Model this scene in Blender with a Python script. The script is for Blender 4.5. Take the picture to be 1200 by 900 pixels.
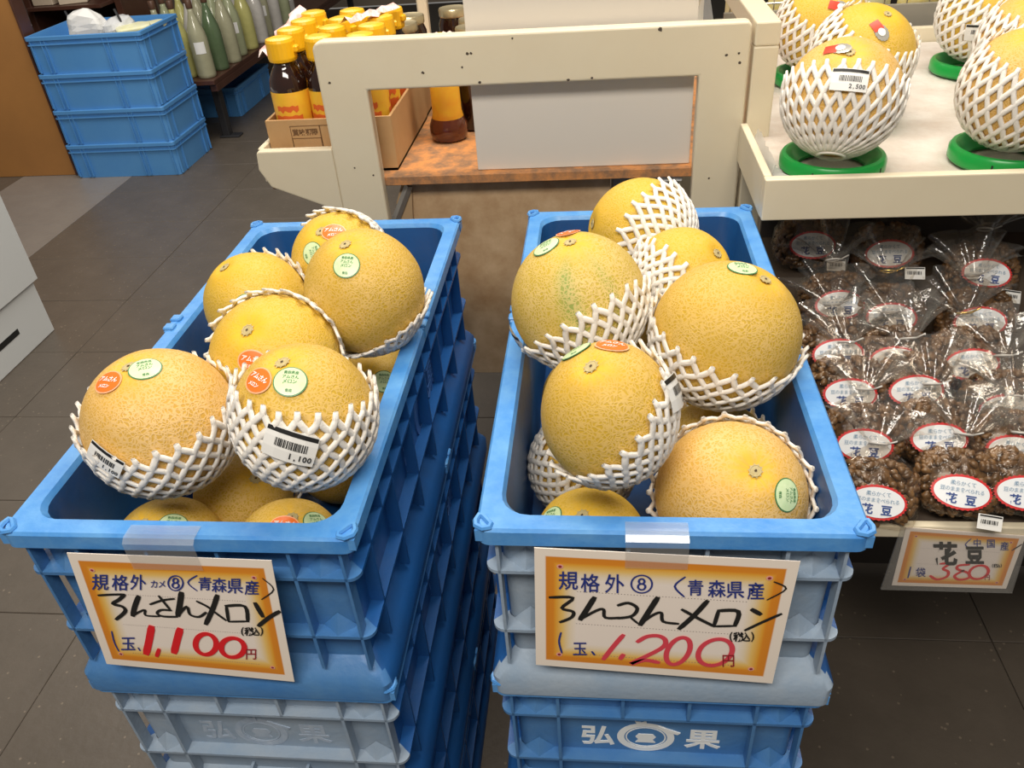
import bpy, math, random
from mathutils import Vector, Matrix, noise
random.seed(7)
PI = math.pi
for o in list(bpy.data.objects): bpy.data.objects.remove(o)
SC = bpy.context.scene
COL = SC.collection

# ------------------------------------------------------------------ camera
cam_d = bpy.data.cameras.new('camera'); cam = bpy.data.objects.new('camera', cam_d); COL.objects.link(cam)
def cam_axes(a, r, w):
    fw = Vector((math.sin(w)*math.cos(a), math.cos(w)*math.cos(a), -math.sin(a)))
    right = Vector((math.cos(w), -math.sin(w), 0)); up = right.cross(fw)
    return right*math.cos(r)+up*math.sin(r), -right*math.sin(r)+up*math.cos(r), fw
cr, cu, cf = cam_axes(0.6103, -0.0799, -0.1333)
cam.matrix_world = Matrix(((cr.x, cu.x, -cf.x, 0.1130), (cr.y, cu.y, -cf.y, -0.5122), (cr.z, cu.z, -cf.z, 1.4397), (0, 0, 0, 1)))
cam_d.sensor_width = 36; cam_d.lens = 949.6/1200*36; cam_d.clip_start = .02; cam_d.clip_end = 60
SC.camera = cam
# ------------------------------------------------------------------ world, lights, exposure
wd = bpy.data.worlds.new('world'); SC.world = wd; wd.use_nodes = True
wd.node_tree.nodes['Background'].inputs[0].default_value = (1, .95, .88, 1)
wd.node_tree.nodes['Background'].inputs[1].default_value = 0.21
SC.view_settings.view_transform = 'Standard'; SC.view_settings.look = 'None'
SC.view_settings.exposure = 0.0; SC.view_settings.gamma = 1; SC.view_settings.use_curve_mapping = False
def area(name, loc, target, sx, sy, power, colr):
    d = bpy.data.lights.new(name, 'AREA'); d.shape = 'RECTANGLE'; d.size = sx; d.size_y = sy; d.energy = power; d.color = colr
    o = bpy.data.objects.new(name, d); COL.objects.link(o); o.location = loc
    o.rotation_euler = (Vector(target)-Vector(loc)).to_track_quat('-Z', 'Y').to_euler()
    return o
area('ceiling_lamp_front', (-.1, -1.0, 2.7), (0, .3, .9), 1.6, .5, 49, (1, .93, .83))
area('ceiling_lamp_middle', (.3, 1.0, 2.75), (.3, .9, .9), 1.8, .5, 46, (1, .92, .80))
area('ceiling_lamp_back', (-1.6, 2.6, 2.8), (-2.0, 3.2, .4), 2.0, .8, 58, (1, .96, .9))

# ------------------------------------------------------------------ data (metres, measured offline)
MELONS = {'L1': ((-0.3393, 0.1162, 0.95), 0.0761, (1.0, 1.0, 1.0), (-0.09, -0.098, 0.991), (0.0, -0.119, 0.993), 1.844, [('g', (0.163, -0.154, 0.974), (0.872, 0.478, -0.101)), ('o', (-0.261, -0.349, 0.9), (0.952, -0.281, 0.117))], ((-0.193, -0.962, 0.192), (0.806, -0.247, -0.538)), 25, 0.3), 'L2': ((-0.171, 0.0875, 0.98), 0.0691, (0.97, 0.97, 1.03), (-0.044, -0.157, 0.987), (0.175, 0.159, 0.972), 1.998, [('g', (0.147, -0.466, 0.872), (0.984, 0.082, -0.16)), ('o', (-0.311, -0.416, 0.854), (0.824, -0.566, -0.033))], ((0.163, -0.955, 0.248), (0.906, 0.069, -0.417)), 25, 0.3), 'L3': ((-0.2557, 0.234, 0.95), 0.0732, (1.0, 1.0, 1.0), (-0.07, -0.523, 0.85), (0.027, -0.952, 0.304), 1.58, [('o', (0.054, -0.86, 0.508), (0.979, -0.017, -0.204))], None, 25, 0.3), 'L4': ((-0.3344, 0.3819, 0.94), 0.0659, (1.0, 1.0, 1.0), (-0.36, -0.189, 0.914), (-0.145, -0.725, 0.674), 1.46, [('g', (0.239, -0.869, 0.434), (0.907, 0.387, 0.167))], None, 25, 0.3), 'L5': ((-0.1672, 0.3246, 0.985), 0.0726, (0.98, 0.98, 1.04), (-0.094, -0.26, 0.961), (-0.423, 0.02, 0.906), 0.924, [('g', (-0.006, -0.637, 0.771), (0.995, -0.049, -0.086))], None, 25, 0.3), 'L6': ((-0.2443, 0.4788, 0.95), 0.0675, (1.0, 1.0, 1.0), (-0.142, -0.44, 0.887), (-0.293, -0.956, -0.029), 1.36, [('o', (0.14, -0.484, 0.864), (0.976, 0.187, -0.111)), ('g', (-0.264, -0.783, 0.564), (0.361, -0.581, -0.729))], None, 25, 0.3), 'L7': ((-0.3655, 0.0823, 0.79), 0.0631, (1.0, 1.0, 1.0), (-0.113, -0.23, 0.967), (0.0, -0.287, 0.958), None, [('g', (0.41, -0.201, 0.889), (0.879, 0.276, -0.388))], None, 25, 0.3), 'L8': ((-0.2288, 0.086, 0.79), 0.0603, (1.0, 1.0, 1.0), (0.263, -0.031, 0.964), (0.095, -0.286, 0.953), None, [('o', (0.195, -0.263, 0.945), (0.97, 0.112, -0.215)), ('g', (0.654, 0.019, 0.756), (0.565, 0.59, -0.576))], None, 25, 0.3), 'L9': ((-0.3127, 0.1724, 0.795), 0.0573, (1.0, 1.0, 1.0), (0.568, -0.312, 0.762), (0.0, 0.0, 1.0), 1.262, [], None, 25, 0.3), 'L10': ((-0.2076, 0.3851, 0.8), 0.069, (1.0, 1.0, 1.0), (0.223, -0.627, 0.746), (-0.192, -0.192, 0.962), 1.555, [('g', (0.527, -0.608, 0.593), (0.818, 0.469, -0.333))], None, 25, 0.3), 'R1': ((0.1708, 0.5506, 0.95), 0.0743, (1.0, 1.0, 1.0), (-0.943, -0.18, 0.279), (-0.782, 0.597, 0.178), 1.421, [], None, 25, 0.3), 'R2': ((0.2139, 0.4138, 0.95), 0.0624, (1.0, 1.0, 1.0), (0.651, -0.317, 0.69), (0.713, 0.509, 0.483), 1.412, [], None, 25, 0.3), 'R3': ((0.0882, 0.2944, 0.985), 0.0764, (1.0, 1.0, 1.02), (-0.1, -0.067, 0.993), (-0.508, 0.438, 0.741), 1.321, [('g', (-0.442, -0.036, 0.896), (0.911, 0.035, 0.41)), ('o', (-0.136, 0.29, 0.947), (0.456, 0.849, -0.266))], ((-0.832, -0.356, -0.426), (0.353, -0.91, 0.218)), 25, 0.3), 'R4': ((0.2485, 0.2603, 0.96), 0.0804, (1.0, 1.0, 1.0), (0.433, -0.085, 0.898), (0.263, -0.101, 0.96), 1.667, [('g', (0.141, 0.033, 0.989), (0.976, 0.124, -0.178))], None, 25, 0.3), 'R5': ((0.1193, 0.1037, 0.97), 0.0648, (0.98, 0.98, 1.1), (-0.241, -0.257, 0.936), (-0.66, -0.13, 0.74), 1.598, [('g', (-0.458, 0.277, 0.845), (0.892, -0.036, 0.45)), ('o', (0.06, 0.161, 0.985), (0.97, -0.234, -0.058))], ((0.9, -0.114, 0.421), (0.162, 0.906, -0.392)), 25, 0.3), 'R6': ((0.2417, 0.1033, 0.868), 0.0743, (1.0, 1.0, 1.0), (0.179, -0.474, 0.862), (-0.216, -0.74, 0.636), 1.66, [('g', (0.562, -0.6, 0.57), (-0.031, -0.676, -0.736))], None, 25, 0.3), 'R7': ((0.1015, 0.0987, 0.8), 0.061, (1.0, 1.0, 0.97), (-0.13, -0.241, 0.962), (0.0, -0.196, 0.981), None, [('g', (-0.669, -0.126, 0.733), (0.769, -0.275, 0.577))], None, 25, 0.3), 'R8': ((0.0903, 0.2255, 0.8), 0.0613, (1.0, 1.0, 1.0), (-0.681, 0.417, 0.603), (0.302, -0.302, 0.905), 2.143, [], None, 25, 0.3), 'R9': ((0.2484, 0.249, 0.795), 0.0676, (1.0, 1.0, 1.0), (-0.072, -0.337, 0.939), (0.0, -0.1, 0.995), 1.95, [], None, 25, 0.3), 'T1': ((0.4658, 0.7357, 1.07), 0.083, (1.0, 1.0, 1.0), (-0.11, -0.44, 0.891), (0.178, 0.531, 0.828), 1.777, [('h', (-0.25, -0.326, 0.912), (0.906, -0.419, 0.054))], ((-0.171, -0.838, 0.519), (0.974, -0.213, -0.074)), 27, 0.42), 'T2': ((0.5497, 0.961, 1.07), 0.083, (1.0, 1.0, 1.0), (0.245, -0.387, 0.889), (0.31, -0.311, 0.898), 2.192, [('h', (0.062, -0.777, 0.627), (0.481, -0.487, -0.729))], None, 27, 0.42), 'T3': ((0.5361, 1.2036, 1.07), 0.083, (1.0, 1.0, 1.0), (0.033, -0.305, 0.952), (0.15, -0.501, 0.852), 2.118, [('h', (0.16, -0.819, 0.55), (0.935, 0.016, -0.354))], None, 27, 0.42), 'T4': ((0.8456, 1.2334, 1.07), 0.083, (1.0, 1.0, 1.0), (-0.392, -0.246, 0.887), (0.204, -0.458, 0.865), 2.204, [], ((-0.4, -0.901, -0.167), (0.925, -0.379, 0.036)), 27, 0.42), 'T5': ((0.7183, 0.7441, 1.07), 0.083, (1.0, 1.0, 1.0), (-0.207, -0.227, 0.952), (0.097, -0.241, 0.966), 2.175, [], None, 27, 0.42), 'T6': ((0.8276, 0.9874, 1.07), 0.083, (1.0, 1.0, 1.0), (-0.275, -0.324, 0.905), (0.099, -0.099, 0.99), 2.151, [], None, 27, 0.42)}
CARD_L = {'origin': (-0.3858, -0.0225, 0.9017), 'quad': [(0.0, 0.0), (0.1987, -0.0045), (0.1787, -0.1886), (-0.0235, -0.1695)], 'strokes': [('k', 0.00315, [(0.0097, -0.0586), (0.0238, -0.0569), (0.0374, -0.0561)], 0), ('k', 0.00411, [(0.0372, -0.0567), (0.0295, -0.0637), (0.0204, -0.0705), (0.0289, -0.0741), (0.0293, -0.0815), (0.0152, -0.0943)], 0), ('k', 0.00532, [(0.0514, -0.0585), (0.0422, -0.0735), (0.0351, -0.0876)], 0), ('k', 0.00266, [(0.0356, -0.0876), (0.0439, -0.0818), (0.0513, -0.0785), (0.0489, -0.0867), (0.0628, -0.0877)], 0), ('k', 0.0029, [(0.0594, -0.0699), (0.0739, -0.0634), (0.0871, -0.0606)], 0), ('k', 0.00315, [(0.0729, -0.0571), (0.0755, -0.0678), (0.0775, -0.0756)], 0), ('k', 0.00315, [(0.0784, -0.078), (0.0681, -0.0778), (0.0622, -0.0832), (0.067, -0.0875), (0.0816, -0.0875)], 0), ('k', 0.00605, [(0.0974, -0.0516), (0.0904, -0.0686), (0.083, -0.0856)], 0), ('k', 0.00315, [(0.0848, -0.0837), (0.0969, -0.0713), (0.0963, -0.0832), (0.1046, -0.0865), (0.1139, -0.0795)], 0), ('k', 0.00532, [(0.1328, -0.054), (0.1229, -0.0732), (0.1086, -0.0972)], 0), ('k', 0.00315, [(0.1095, -0.0635), (0.1176, -0.0705), (0.1232, -0.0791), (0.1311, -0.0907)], 0), ('k', 0.00363, [(0.1376, -0.0697), (0.1338, -0.0906)], 0), ('k', 0.00411, [(0.1372, -0.0691), (0.1564, -0.0689), (0.1535, -0.0913)], 0), ('k', 0.0029, [(0.1337, -0.0924), (0.1536, -0.091)], 0), ('k', 0.00532, [(0.1682, -0.0641), (0.1708, -0.083)], 0), ('k', 0.00484, [(0.1895, -0.0749), (0.1764, -0.0849), (0.1631, -0.0975)], 0), ('r', 0.00774, [(0.0491, -0.1045), (0.0392, -0.1261), (0.0282, -0.1487)], 0), ('r', 0.00435, [(0.0452, -0.1403), (0.0387, -0.1522)], 0), ('r', 0.00774, [(0.0785, -0.1069), (0.0697, -0.1246), (0.0599, -0.1451)], 0), ('r', 0.00605, [(0.1103, -0.1289), (0.1076, -0.1355), (0.1035, -0.1411), (0.0988, -0.145), (0.094, -0.1466), (0.0901, -0.1455), (0.0875, -0.142), (0.0867, -0.1365), (0.0879, -0.1301), (0.0907, -0.1236), (0.0947, -0.1181), (0.0994, -0.1143), (0.104, -0.1128), (0.1079, -0.1139), (0.1104, -0.1173), (0.1113, -0.1226)], 1), ('r', 0.00605, [(0.139, -0.1329), (0.1364, -0.139), (0.1323, -0.1442), (0.1273, -0.1479), (0.1222, -0.1493), (0.1177, -0.1484), (0.1146, -0.1452), (0.1133, -0.1402), (0.1141, -0.1342), (0.1167, -0.1282), (0.1208, -0.123), (0.1258, -0.1195), (0.1308, -0.1181), (0.1352, -0.1191), (0.1383, -0.1222), (0.1396, -0.127)], 1), ('b', 0.00169, [(0.1207, -0.0264), (0.1087, -0.0365), (0.1142, -0.0481)], 0), ('k', 0.00145, [(0.1846, -0.0283), (0.1916, -0.0433), (0.1761, -0.058)], 0), ('b', 0.00169, [(0.1034, -0.0375), (0.1016, -0.0415), (0.0989, -0.045), (0.0957, -0.0474), (0.0926, -0.0483), (0.09, -0.0476), (0.0883, -0.0454), (0.0878, -0.042), (0.0885, -0.038), (0.0904, -0.034), (0.0931, -0.0305), (0.0962, -0.0282), (0.0993, -0.0273), (0.1019, -0.028), (0.1036, -0.0302), (0.1041, -0.0335)], 1), ('b', 0.00194, [(0.0996, -0.034), (0.099, -0.0353), (0.0981, -0.0364), (0.0971, -0.0372), (0.0961, -0.0375), (0.0952, -0.0372), (0.0947, -0.0365), (0.0945, -0.0354), (0.0947, -0.0342), (0.0953, -0.0329), (0.0962, -0.0317), (0.0972, -0.031), (0.0982, -0.0307), (0.0991, -0.0309), (0.0996, -0.0316), (0.0998, -0.0327)], 1), ('b', 0.00194, [(0.0981, -0.041), (0.0974, -0.0425), (0.0964, -0.0437), (0.095, -0.0445), (0.0937, -0.0449), (0.0926, -0.0446), (0.0918, -0.0439), (0.0914, -0.0427), (0.0916, -0.0413), (0.0924, -0.0398), (0.0934, -0.0386), (0.0947, -0.0378), (0.0961, -0.0375), (0.0972, -0.0377), (0.098, -0.0385), (0.0983, -0.0396)], 1), ('b', 0.00169, [(0.0032, -0.1135), (-0.0005, -0.1312), (-0.0009, -0.146)], 0), ('b', 0.00194, [(0.0228, -0.1392), (0.0232, -0.1437)], 0)], 'glyphs': [('b', '規', (0.0192, -0.039), (0.0182, 0.0006), (0.0094, 0.0248)), ('b', '格', (0.0396, -0.0389), (0.0176, 0.0006), (0.0088, 0.0241)), ('b', '外', (0.0583, -0.0376), (0.0171, 0.0006), (0.0082, 0.0235)), ('b', 'カ', (0.0737, -0.0396), (0.0089, 0.0003), (0.0042, 0.0124)), ('b', 'メ', (0.0818, -0.0394), (0.0089, 0.0003), (0.0041, 0.0124)), ('b', '青', (0.1254, -0.0373), (0.0144, 0.0005), (0.0059, 0.02)), ('b', '森', (0.1392, -0.0388), (0.0155, 0.0005), (0.0062, 0.0216)), ('b', '県', (0.1547, -0.0396), (0.0166, 0.0006), (0.0063, 0.0232)), ('b', '産', (0.1706, -0.0413), (0.0154, 0.0006), (0.0056, 0.0216)), ('b', '玉', (0.0142, -0.1328), (0.0172, 0.0009), (0.009, 0.0252)), ('k', '(税込)', (0.154, -0.1065), (0.0104, 0.0005), (0.004, 0.0154)), ('d', '円', (0.1434, -0.1433), (0.0129, 0.0007), (0.0051, 0.0195))]}
CARD_R = {'origin': (0.0536, -0.0085, 0.9056), 'quad': [(0.0, 0.0), (0.231, -0.0107), (0.2275, -0.1858), (-0.0067, -0.1688)], 'strokes': [('k', 0.00373, [(0.0115, -0.0651), (0.033, -0.0649), (0.0222, -0.0797), (0.0326, -0.0846), (0.0309, -0.0931), (0.0201, -0.1004)], 0), ('k', 0.00575, [(0.0527, -0.0642), (0.0457, -0.0808), (0.0394, -0.0954)], 0), ('k', 0.00345, [(0.0401, -0.0944), (0.0544, -0.0821), (0.0613, -0.0801), (0.063, -0.0917), (0.0782, -0.0911)], 0), ('k', 0.00373, [(0.0748, -0.0737), (0.0843, -0.07), (0.0925, -0.0772), (0.0879, -0.0883), (0.0749, -0.0922)], 0), ('k', 0.00259, [(0.0868, -0.0907), (0.0935, -0.0988)], 0), ('k', 0.00575, [(0.1105, -0.062), (0.1037, -0.08), (0.0961, -0.1004)], 0), ('k', 0.00345, [(0.0978, -0.0969), (0.1082, -0.0854), (0.1149, -0.0829), (0.1171, -0.0951), (0.1311, -0.0978)], 0), ('k', 0.00546, [(0.1555, -0.065), (0.1453, -0.0849), (0.1326, -0.1048)], 0), ('k', 0.00373, [(0.1337, -0.0772), (0.1498, -0.0896), (0.1643, -0.0997)], 0), ('k', 0.00402, [(0.1668, -0.0774), (0.1643, -0.099)], 0), ('k', 0.0046, [(0.1668, -0.0774), (0.1845, -0.0777), (0.1833, -0.0981)], 0), ('k', 0.00316, [(0.1644, -0.1), (0.1833, -0.0985)], 0), ('k', 0.00517, [(0.1967, -0.0746), (0.2045, -0.0807)], 0), ('k', 0.00345, [(0.223, -0.0799), (0.2078, -0.092), (0.1934, -0.1044)], 0), ('p', 0.00517, [(0.08, -0.1172), (0.0709, -0.1346), (0.0612, -0.1551)], 0), ('p', 0.00517, [(0.0804, -0.1471), (0.0778, -0.1534)], 0), ('p', 0.00517, [(0.0941, -0.1264), (0.1027, -0.1182), (0.1136, -0.1167), (0.1204, -0.1233), (0.1165, -0.1359), (0.0881, -0.161), (0.1015, -0.1547), (0.1151, -0.1576)], 0), ('p', 0.00517, [(0.1438, -0.138), (0.142, -0.1452), (0.1392, -0.1517), (0.1356, -0.1566), (0.1317, -0.1593), (0.128, -0.1596), (0.1249, -0.1572), (0.1228, -0.1526), (0.1221, -0.1463), (0.1226, -0.1391), (0.1245, -0.132), (0.1274, -0.1257), (0.1309, -0.121), (0.1347, -0.1184), (0.1383, -0.1182), (0.1414, -0.1205), (0.1434, -0.1249), (0.1442, -0.131)], 1), ('p', 0.00517, [(0.184, -0.1377), (0.1824, -0.1447), (0.1791, -0.1511), (0.1744, -0.156), (0.169, -0.1587), (0.1634, -0.1591), (0.1585, -0.1568), (0.1548, -0.1524), (0.1528, -0.1463), (0.1527, -0.1393), (0.1544, -0.1323), (0.1578, -0.1261), (0.1625, -0.1215), (0.1678, -0.1189), (0.1732, -0.1186), (0.178, -0.1207), (0.1816, -0.1249), (0.1837, -0.1308)], 1), ('b', 0.00201, [(0.1339, -0.0331), (0.1254, -0.0457), (0.1344, -0.0595)], 0), ('k', 0.00172, [(0.2118, -0.0365), (0.2232, -0.0453), (0.2085, -0.0607)], 0), ('b', 0.00172, [(0.105, -0.0433), (0.1045, -0.0478), (0.1026, -0.0518), (0.0996, -0.0545), (0.096, -0.0555), (0.0924, -0.0547), (0.0893, -0.0522), (0.0872, -0.0484), (0.0864, -0.0439), (0.087, -0.0394), (0.0889, -0.0355), (0.0919, -0.0329), (0.0954, -0.0319), (0.099, -0.0327), (0.1021, -0.0351), (0.1042, -0.0388)], 1), ('b', 0.00201, [(0.0981, -0.0398), (0.098, -0.0411), (0.0974, -0.0422), (0.0967, -0.043), (0.0957, -0.0433), (0.0948, -0.0431), (0.0939, -0.0424), (0.0934, -0.0413), (0.0931, -0.04), (0.0933, -0.0387), (0.0938, -0.0376), (0.0946, -0.0368), (0.0955, -0.0365), (0.0965, -0.0367), (0.0973, -0.0374), (0.0979, -0.0385)], 1), ('b', 0.00201, [(0.0991, -0.0472), (0.0989, -0.0488), (0.0983, -0.0501), (0.0972, -0.0511), (0.0959, -0.0514), (0.0946, -0.0511), (0.0935, -0.0503), (0.0928, -0.049), (0.0925, -0.0475), (0.0927, -0.0459), (0.0934, -0.0446), (0.0945, -0.0436), (0.0957, -0.0433), (0.097, -0.0436), (0.0981, -0.0444), (0.0989, -0.0457)], 1), ('b', 0.00201, [(0.0203, -0.1159), (0.018, -0.1301), (0.0202, -0.1473)], 0), ('b', 0.0023, [(0.0499, -0.144), (0.0524, -0.1489)], 0)], 'glyphs': [('b', '規', (0.0293, -0.0412), (0.0186, 0.0006), (0.0007, 0.0269)), ('b', '格', (0.0493, -0.0437), (0.018, 0.0006), (0.0003, 0.0263)), ('b', '外', (0.0713, -0.0438), (0.0183, 0.0006), (-0.0002, 0.0269)), ('b', '青', (0.1439, -0.0466), (0.0151, 0.0005), (-0.0014, 0.0225)), ('b', '森', (0.1628, -0.0474), (0.0162, 0.0006), (-0.0019, 0.0243)), ('b', '県', (0.1792, -0.0484), (0.0166, 0.0006), (-0.0022, 0.0248)), ('b', '産', (0.1971, -0.0493), (0.0161, 0.0006), (-0.0025, 0.0242)), ('b', '玉', (0.0382, -0.1399), (0.0149, 0.0008), (0.0004, 0.0235)), ('k', '(税込)', (0.1911, -0.114), (0.0102, 0.0005), (-0.0015, 0.0162)), ('d', '円', (0.1819, -0.1511), (0.0131, 0.0007), (-0.0018, 0.0213))]}
CARD_B = {'origin': (0.5247, 0.316, 0.6149), 'quad': [(0.0, 0.0), (0.1561, -0.0125), (0.1596, -0.1184), (0.0038, -0.1167)], 'strokes': [('r', 0.00411, [(0.06, -0.0692), (0.0726, -0.0681), (0.0654, -0.0789), (0.0736, -0.0848), (0.074, -0.0953), (0.0624, -0.1015), (0.0518, -0.0943)], 0), ('r', 0.00411, [(0.0978, -0.0698), (0.0848, -0.0721), (0.0849, -0.0795), (0.1003, -0.0865), (0.1043, -0.0963), (0.0924, -0.101), (0.0841, -0.0932), (0.0935, -0.0817)], 0), ('r', 0.00411, [(0.1267, -0.0844), (0.1261, -0.0897), (0.1237, -0.0943), (0.1198, -0.0975), (0.1151, -0.0987), (0.1102, -0.0978), (0.106, -0.0949), (0.1031, -0.0905), (0.1019, -0.0852), (0.1026, -0.0798), (0.105, -0.0753), (0.1089, -0.0722), (0.1135, -0.071), (0.1183, -0.0719), (0.1225, -0.0748), (0.1254, -0.0791)], 1), ('b', 0.00169, [(0.0879, -0.0195), (0.0834, -0.0302), (0.0898, -0.0371)], 0), ('k', 0.00218, [(0.1553, -0.0283), (0.1462, -0.0403)], 0), ('b', 0.00218, [(0.0215, -0.0766), (0.0225, -0.0991)], 0)], 'glyphs': [('k', '花', (0.0609, -0.0486), (0.0323, 0.0009), (-0.0109, 0.0477)), ('k', '花', (0.0617, -0.0493), (0.0323, 0.0009), (-0.0109, 0.0478)), ('k', '豆', (0.1002, -0.0503), (0.025, 0.0007), (-0.0093, 0.0374)), ('k', '豆', (0.1009, -0.0513), (0.025, 0.0007), (-0.0093, 0.0374)), ('b', '中', (0.0977, -0.0267), (0.0112, 0.0003), (-0.0041, 0.0166)), ('b', '国', (0.1156, -0.0277), (0.0117, 0.0003), (-0.0045, 0.0175)), ('b', '産', (0.1343, -0.0319), (0.0117, 0.0003), (-0.0047, 0.0175)), ('b', '袋', (0.0372, -0.0873), (0.0136, 0.0004), (-0.0044, 0.0207)), ('k', '(税込)', (0.1346, -0.0706), (0.0057, 0.0002), (-0.0023, 0.0087)), ('d', '円', (0.1281, -0.0948), (0.008, 0.0003), (-0.0032, 0.0123))]}
BAGS = [(0.729, 0.7083, 0.7925, 1), (0.5885, 0.7534, 0.808, 1), (0.4694, 0.7756, 0.8157, 1), (0.4912, 0.6492, 0.7721, 0), (0.5646, 0.623, 0.763, 0), (0.6924, 0.613, 0.7596, 0), (0.4721, 0.5555, 0.7398, 0), (0.5519, 0.5411, 0.7348, 0), (0.6592, 0.5358, 0.733, 0), (0.4765, 0.4853, 0.7155, 0), (0.5707, 0.4908, 0.7174, 0), (0.6875, 0.4584, 0.7063, 0), (0.4807, 0.4026, 0.687, 0), (0.5831, 0.4123, 0.6904, 0), (0.6782, 0.3934, 0.6838, 0), (0.4807, 0.3182, 0.6579, 0), (0.5919, 0.3341, 0.6634, 1), (0.672, 0.3338, 0.6633, 1)]


# ------------------------------------------------------------------ materials
MATS = {}
def mat(name, col, rough=.5, spec=.5, metal=0, noise_s=0, noise_c=None, noise_f=.5, bump=0, bump_s=200, coat=0, alpha=1, trans=0):
    if name in MATS: return MATS[name]
    m = bpy.data.materials.new(name); m.use_nodes = True; nt = m.node_tree; b = nt.nodes['Principled BSDF']
    b.inputs['Base Color'].default_value = (*col, 1); b.inputs['Roughness'].default_value = rough
    b.inputs['Metallic'].default_value = metal; b.inputs['Specular IOR Level'].default_value = spec
    b.inputs['Coat Weight'].default_value = coat; b.inputs['Transmission Weight'].default_value = trans
    if noise_s:
        tc = nt.nodes.new('ShaderNodeTexCoord'); n = nt.nodes.new('ShaderNodeTexNoise'); n.inputs['Scale'].default_value = noise_s
        n.inputs['Detail'].default_value = 6; n.inputs['Roughness'].default_value = .65
        nt.links.new(tc.outputs['Object'], n.inputs['Vector'])
        r = nt.nodes.new('ShaderNodeValToRGB'); r.color_ramp.elements[0].position = .5-noise_f/2; r.color_ramp.elements[1].position = .5+noise_f/2
        r.color_ramp.elements[0].color = (*col, 1); r.color_ramp.elements[1].color = (*noise_c, 1)
        nt.links.new(n.outputs['Fac'], r.inputs['Fac']); nt.links.new(r.outputs['Color'], b.inputs['Base Color'])
    if bump:
        tc = nt.nodes.new('ShaderNodeTexCoord'); n = nt.nodes.new('ShaderNodeTexNoise'); n.inputs['Scale'].default_value = bump_s; n.inputs['Detail'].default_value = 4
        nt.links.new(tc.outputs['Object'], n.inputs['Vector'])
        bp = nt.nodes.new('ShaderNodeBump'); bp.inputs['Strength'].default_value = bump; bp.inputs['Distance'].default_value = .003
        nt.links.new(n.outputs['Fac'], bp.inputs['Height']); nt.links.new(bp.outputs['Normal'], b.inputs['Normal'])
    MATS[name] = m; return m
def film(name, tint=(1, 1, 1), gloss=.06, rough=.08, haze=.0, bump=.4, bscale=60):
    """thin clear plastic: see-through with a glossy sheen"""
    m = bpy.data.materials.new(name); m.use_nodes = True; nt = m.node_tree; nt.nodes.remove(nt.nodes['Principled BSDF'])
    out = nt.nodes['Material Output']
    t = nt.nodes.new('ShaderNodeBsdfTransparent'); t.inputs[0].default_value = (*tint, 1)
    g = nt.nodes.new('ShaderNodeBsdfGlossy'); g.inputs['Roughness'].default_value = rough; g.inputs[0].default_value = (1, 1, 1, 1)
    d = nt.nodes.new('ShaderNodeBsdfDiffuse'); d.inputs[0].default_value = (.62, .61, .58, 1)
    lw = nt.nodes.new('ShaderNodeLayerWeight'); lw.inputs['Blend'].default_value = .35
    ma = nt.nodes.new('ShaderNodeMath'); ma.operation = 'MULTIPLY_ADD'; ma.inputs[1].default_value = .13; ma.inputs[2].default_value = gloss
    nt.links.new(lw.outputs['Facing'], ma.inputs[0])
    x1 = nt.nodes.new('ShaderNodeMixShader'); nt.links.new(ma.outputs[0], x1.inputs[0]); nt.links.new(t.outputs[0], x1.inputs[1]); nt.links.new(g.outputs[0], x1.inputs[2])
    x2 = nt.nodes.new('ShaderNodeMixShader'); x2.inputs[0].default_value = haze; nt.links.new(x1.outputs[0], x2.inputs[1]); nt.links.new(d.outputs[0], x2.inputs[2])
    nt.links.new(x2.outputs[0], out.inputs['Surface'])
    if bump:
        tc = nt.nodes.new('ShaderNodeTexCoord'); n = nt.nodes.new('ShaderNodeTexNoise'); n.inputs['Scale'].default_value = bscale; n.inputs['Detail'].default_value = 2; n.inputs['Distortion'].default_value = 1.5
        nt.links.new(tc.outputs['Object'], n.inputs['Vector'])
        bp = nt.nodes.new('ShaderNodeBump'); bp.inputs['Strength'].default_value = bump; bp.inputs['Distance'].default_value = .006
        nt.links.new(n.outputs['Fac'], bp.inputs['Height']); nt.links.new(bp.outputs['Normal'], g.inputs['Normal'])
    return m

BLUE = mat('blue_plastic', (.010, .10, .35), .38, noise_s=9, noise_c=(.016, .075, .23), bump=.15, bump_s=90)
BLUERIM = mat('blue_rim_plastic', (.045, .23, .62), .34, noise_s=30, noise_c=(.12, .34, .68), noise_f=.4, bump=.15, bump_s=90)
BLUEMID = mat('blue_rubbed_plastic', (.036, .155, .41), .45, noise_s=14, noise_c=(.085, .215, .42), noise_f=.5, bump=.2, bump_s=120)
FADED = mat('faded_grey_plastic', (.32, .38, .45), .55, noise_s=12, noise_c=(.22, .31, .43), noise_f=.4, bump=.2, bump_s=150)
LBLUE = mat('light_blue_plastic', (.075, .27, .62), .45, noise_s=5, noise_c=(.10, .31, .64))
WHITEP = mat('white_print', (.78, .80, .80), .6)
EMBOSS = mat('worn_embossing', (.42, .48, .56), .5, noise_s=60, noise_c=(.25, .33, .45))
DEMBOSS = mat('dark_blue_embossing', (.05, .14, .38), .45)
FOAM = mat('white_foam_net', (.84, .80, .74), .65, bump=.2, bump_s=400)
CREAM = mat('cream_paint', (.71, .62, .45), .38, noise_s=6, noise_c=(.75, .67, .50), bump=.04, bump_s=40)
CREAMD = mat('chipped_paint', (.07, .05, .035), .7)
WPANEL = mat('white_panel', (.70, .65, .58), .55)
STEEL = mat('dull_steel', (.42, .40, .37), .4, metal=.6)
OSB = mat('particle_board', (.66, .28, .09), .6, noise_s=34, noise_c=(.26, .15, .085), noise_f=.25)
MOTTLE = mat('mottled_brown_board', (.40, .235, .11), .6, noise_s=11, noise_c=(.66, .47, .28), noise_f=.4, bump=.2, bump_s=30)
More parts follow.
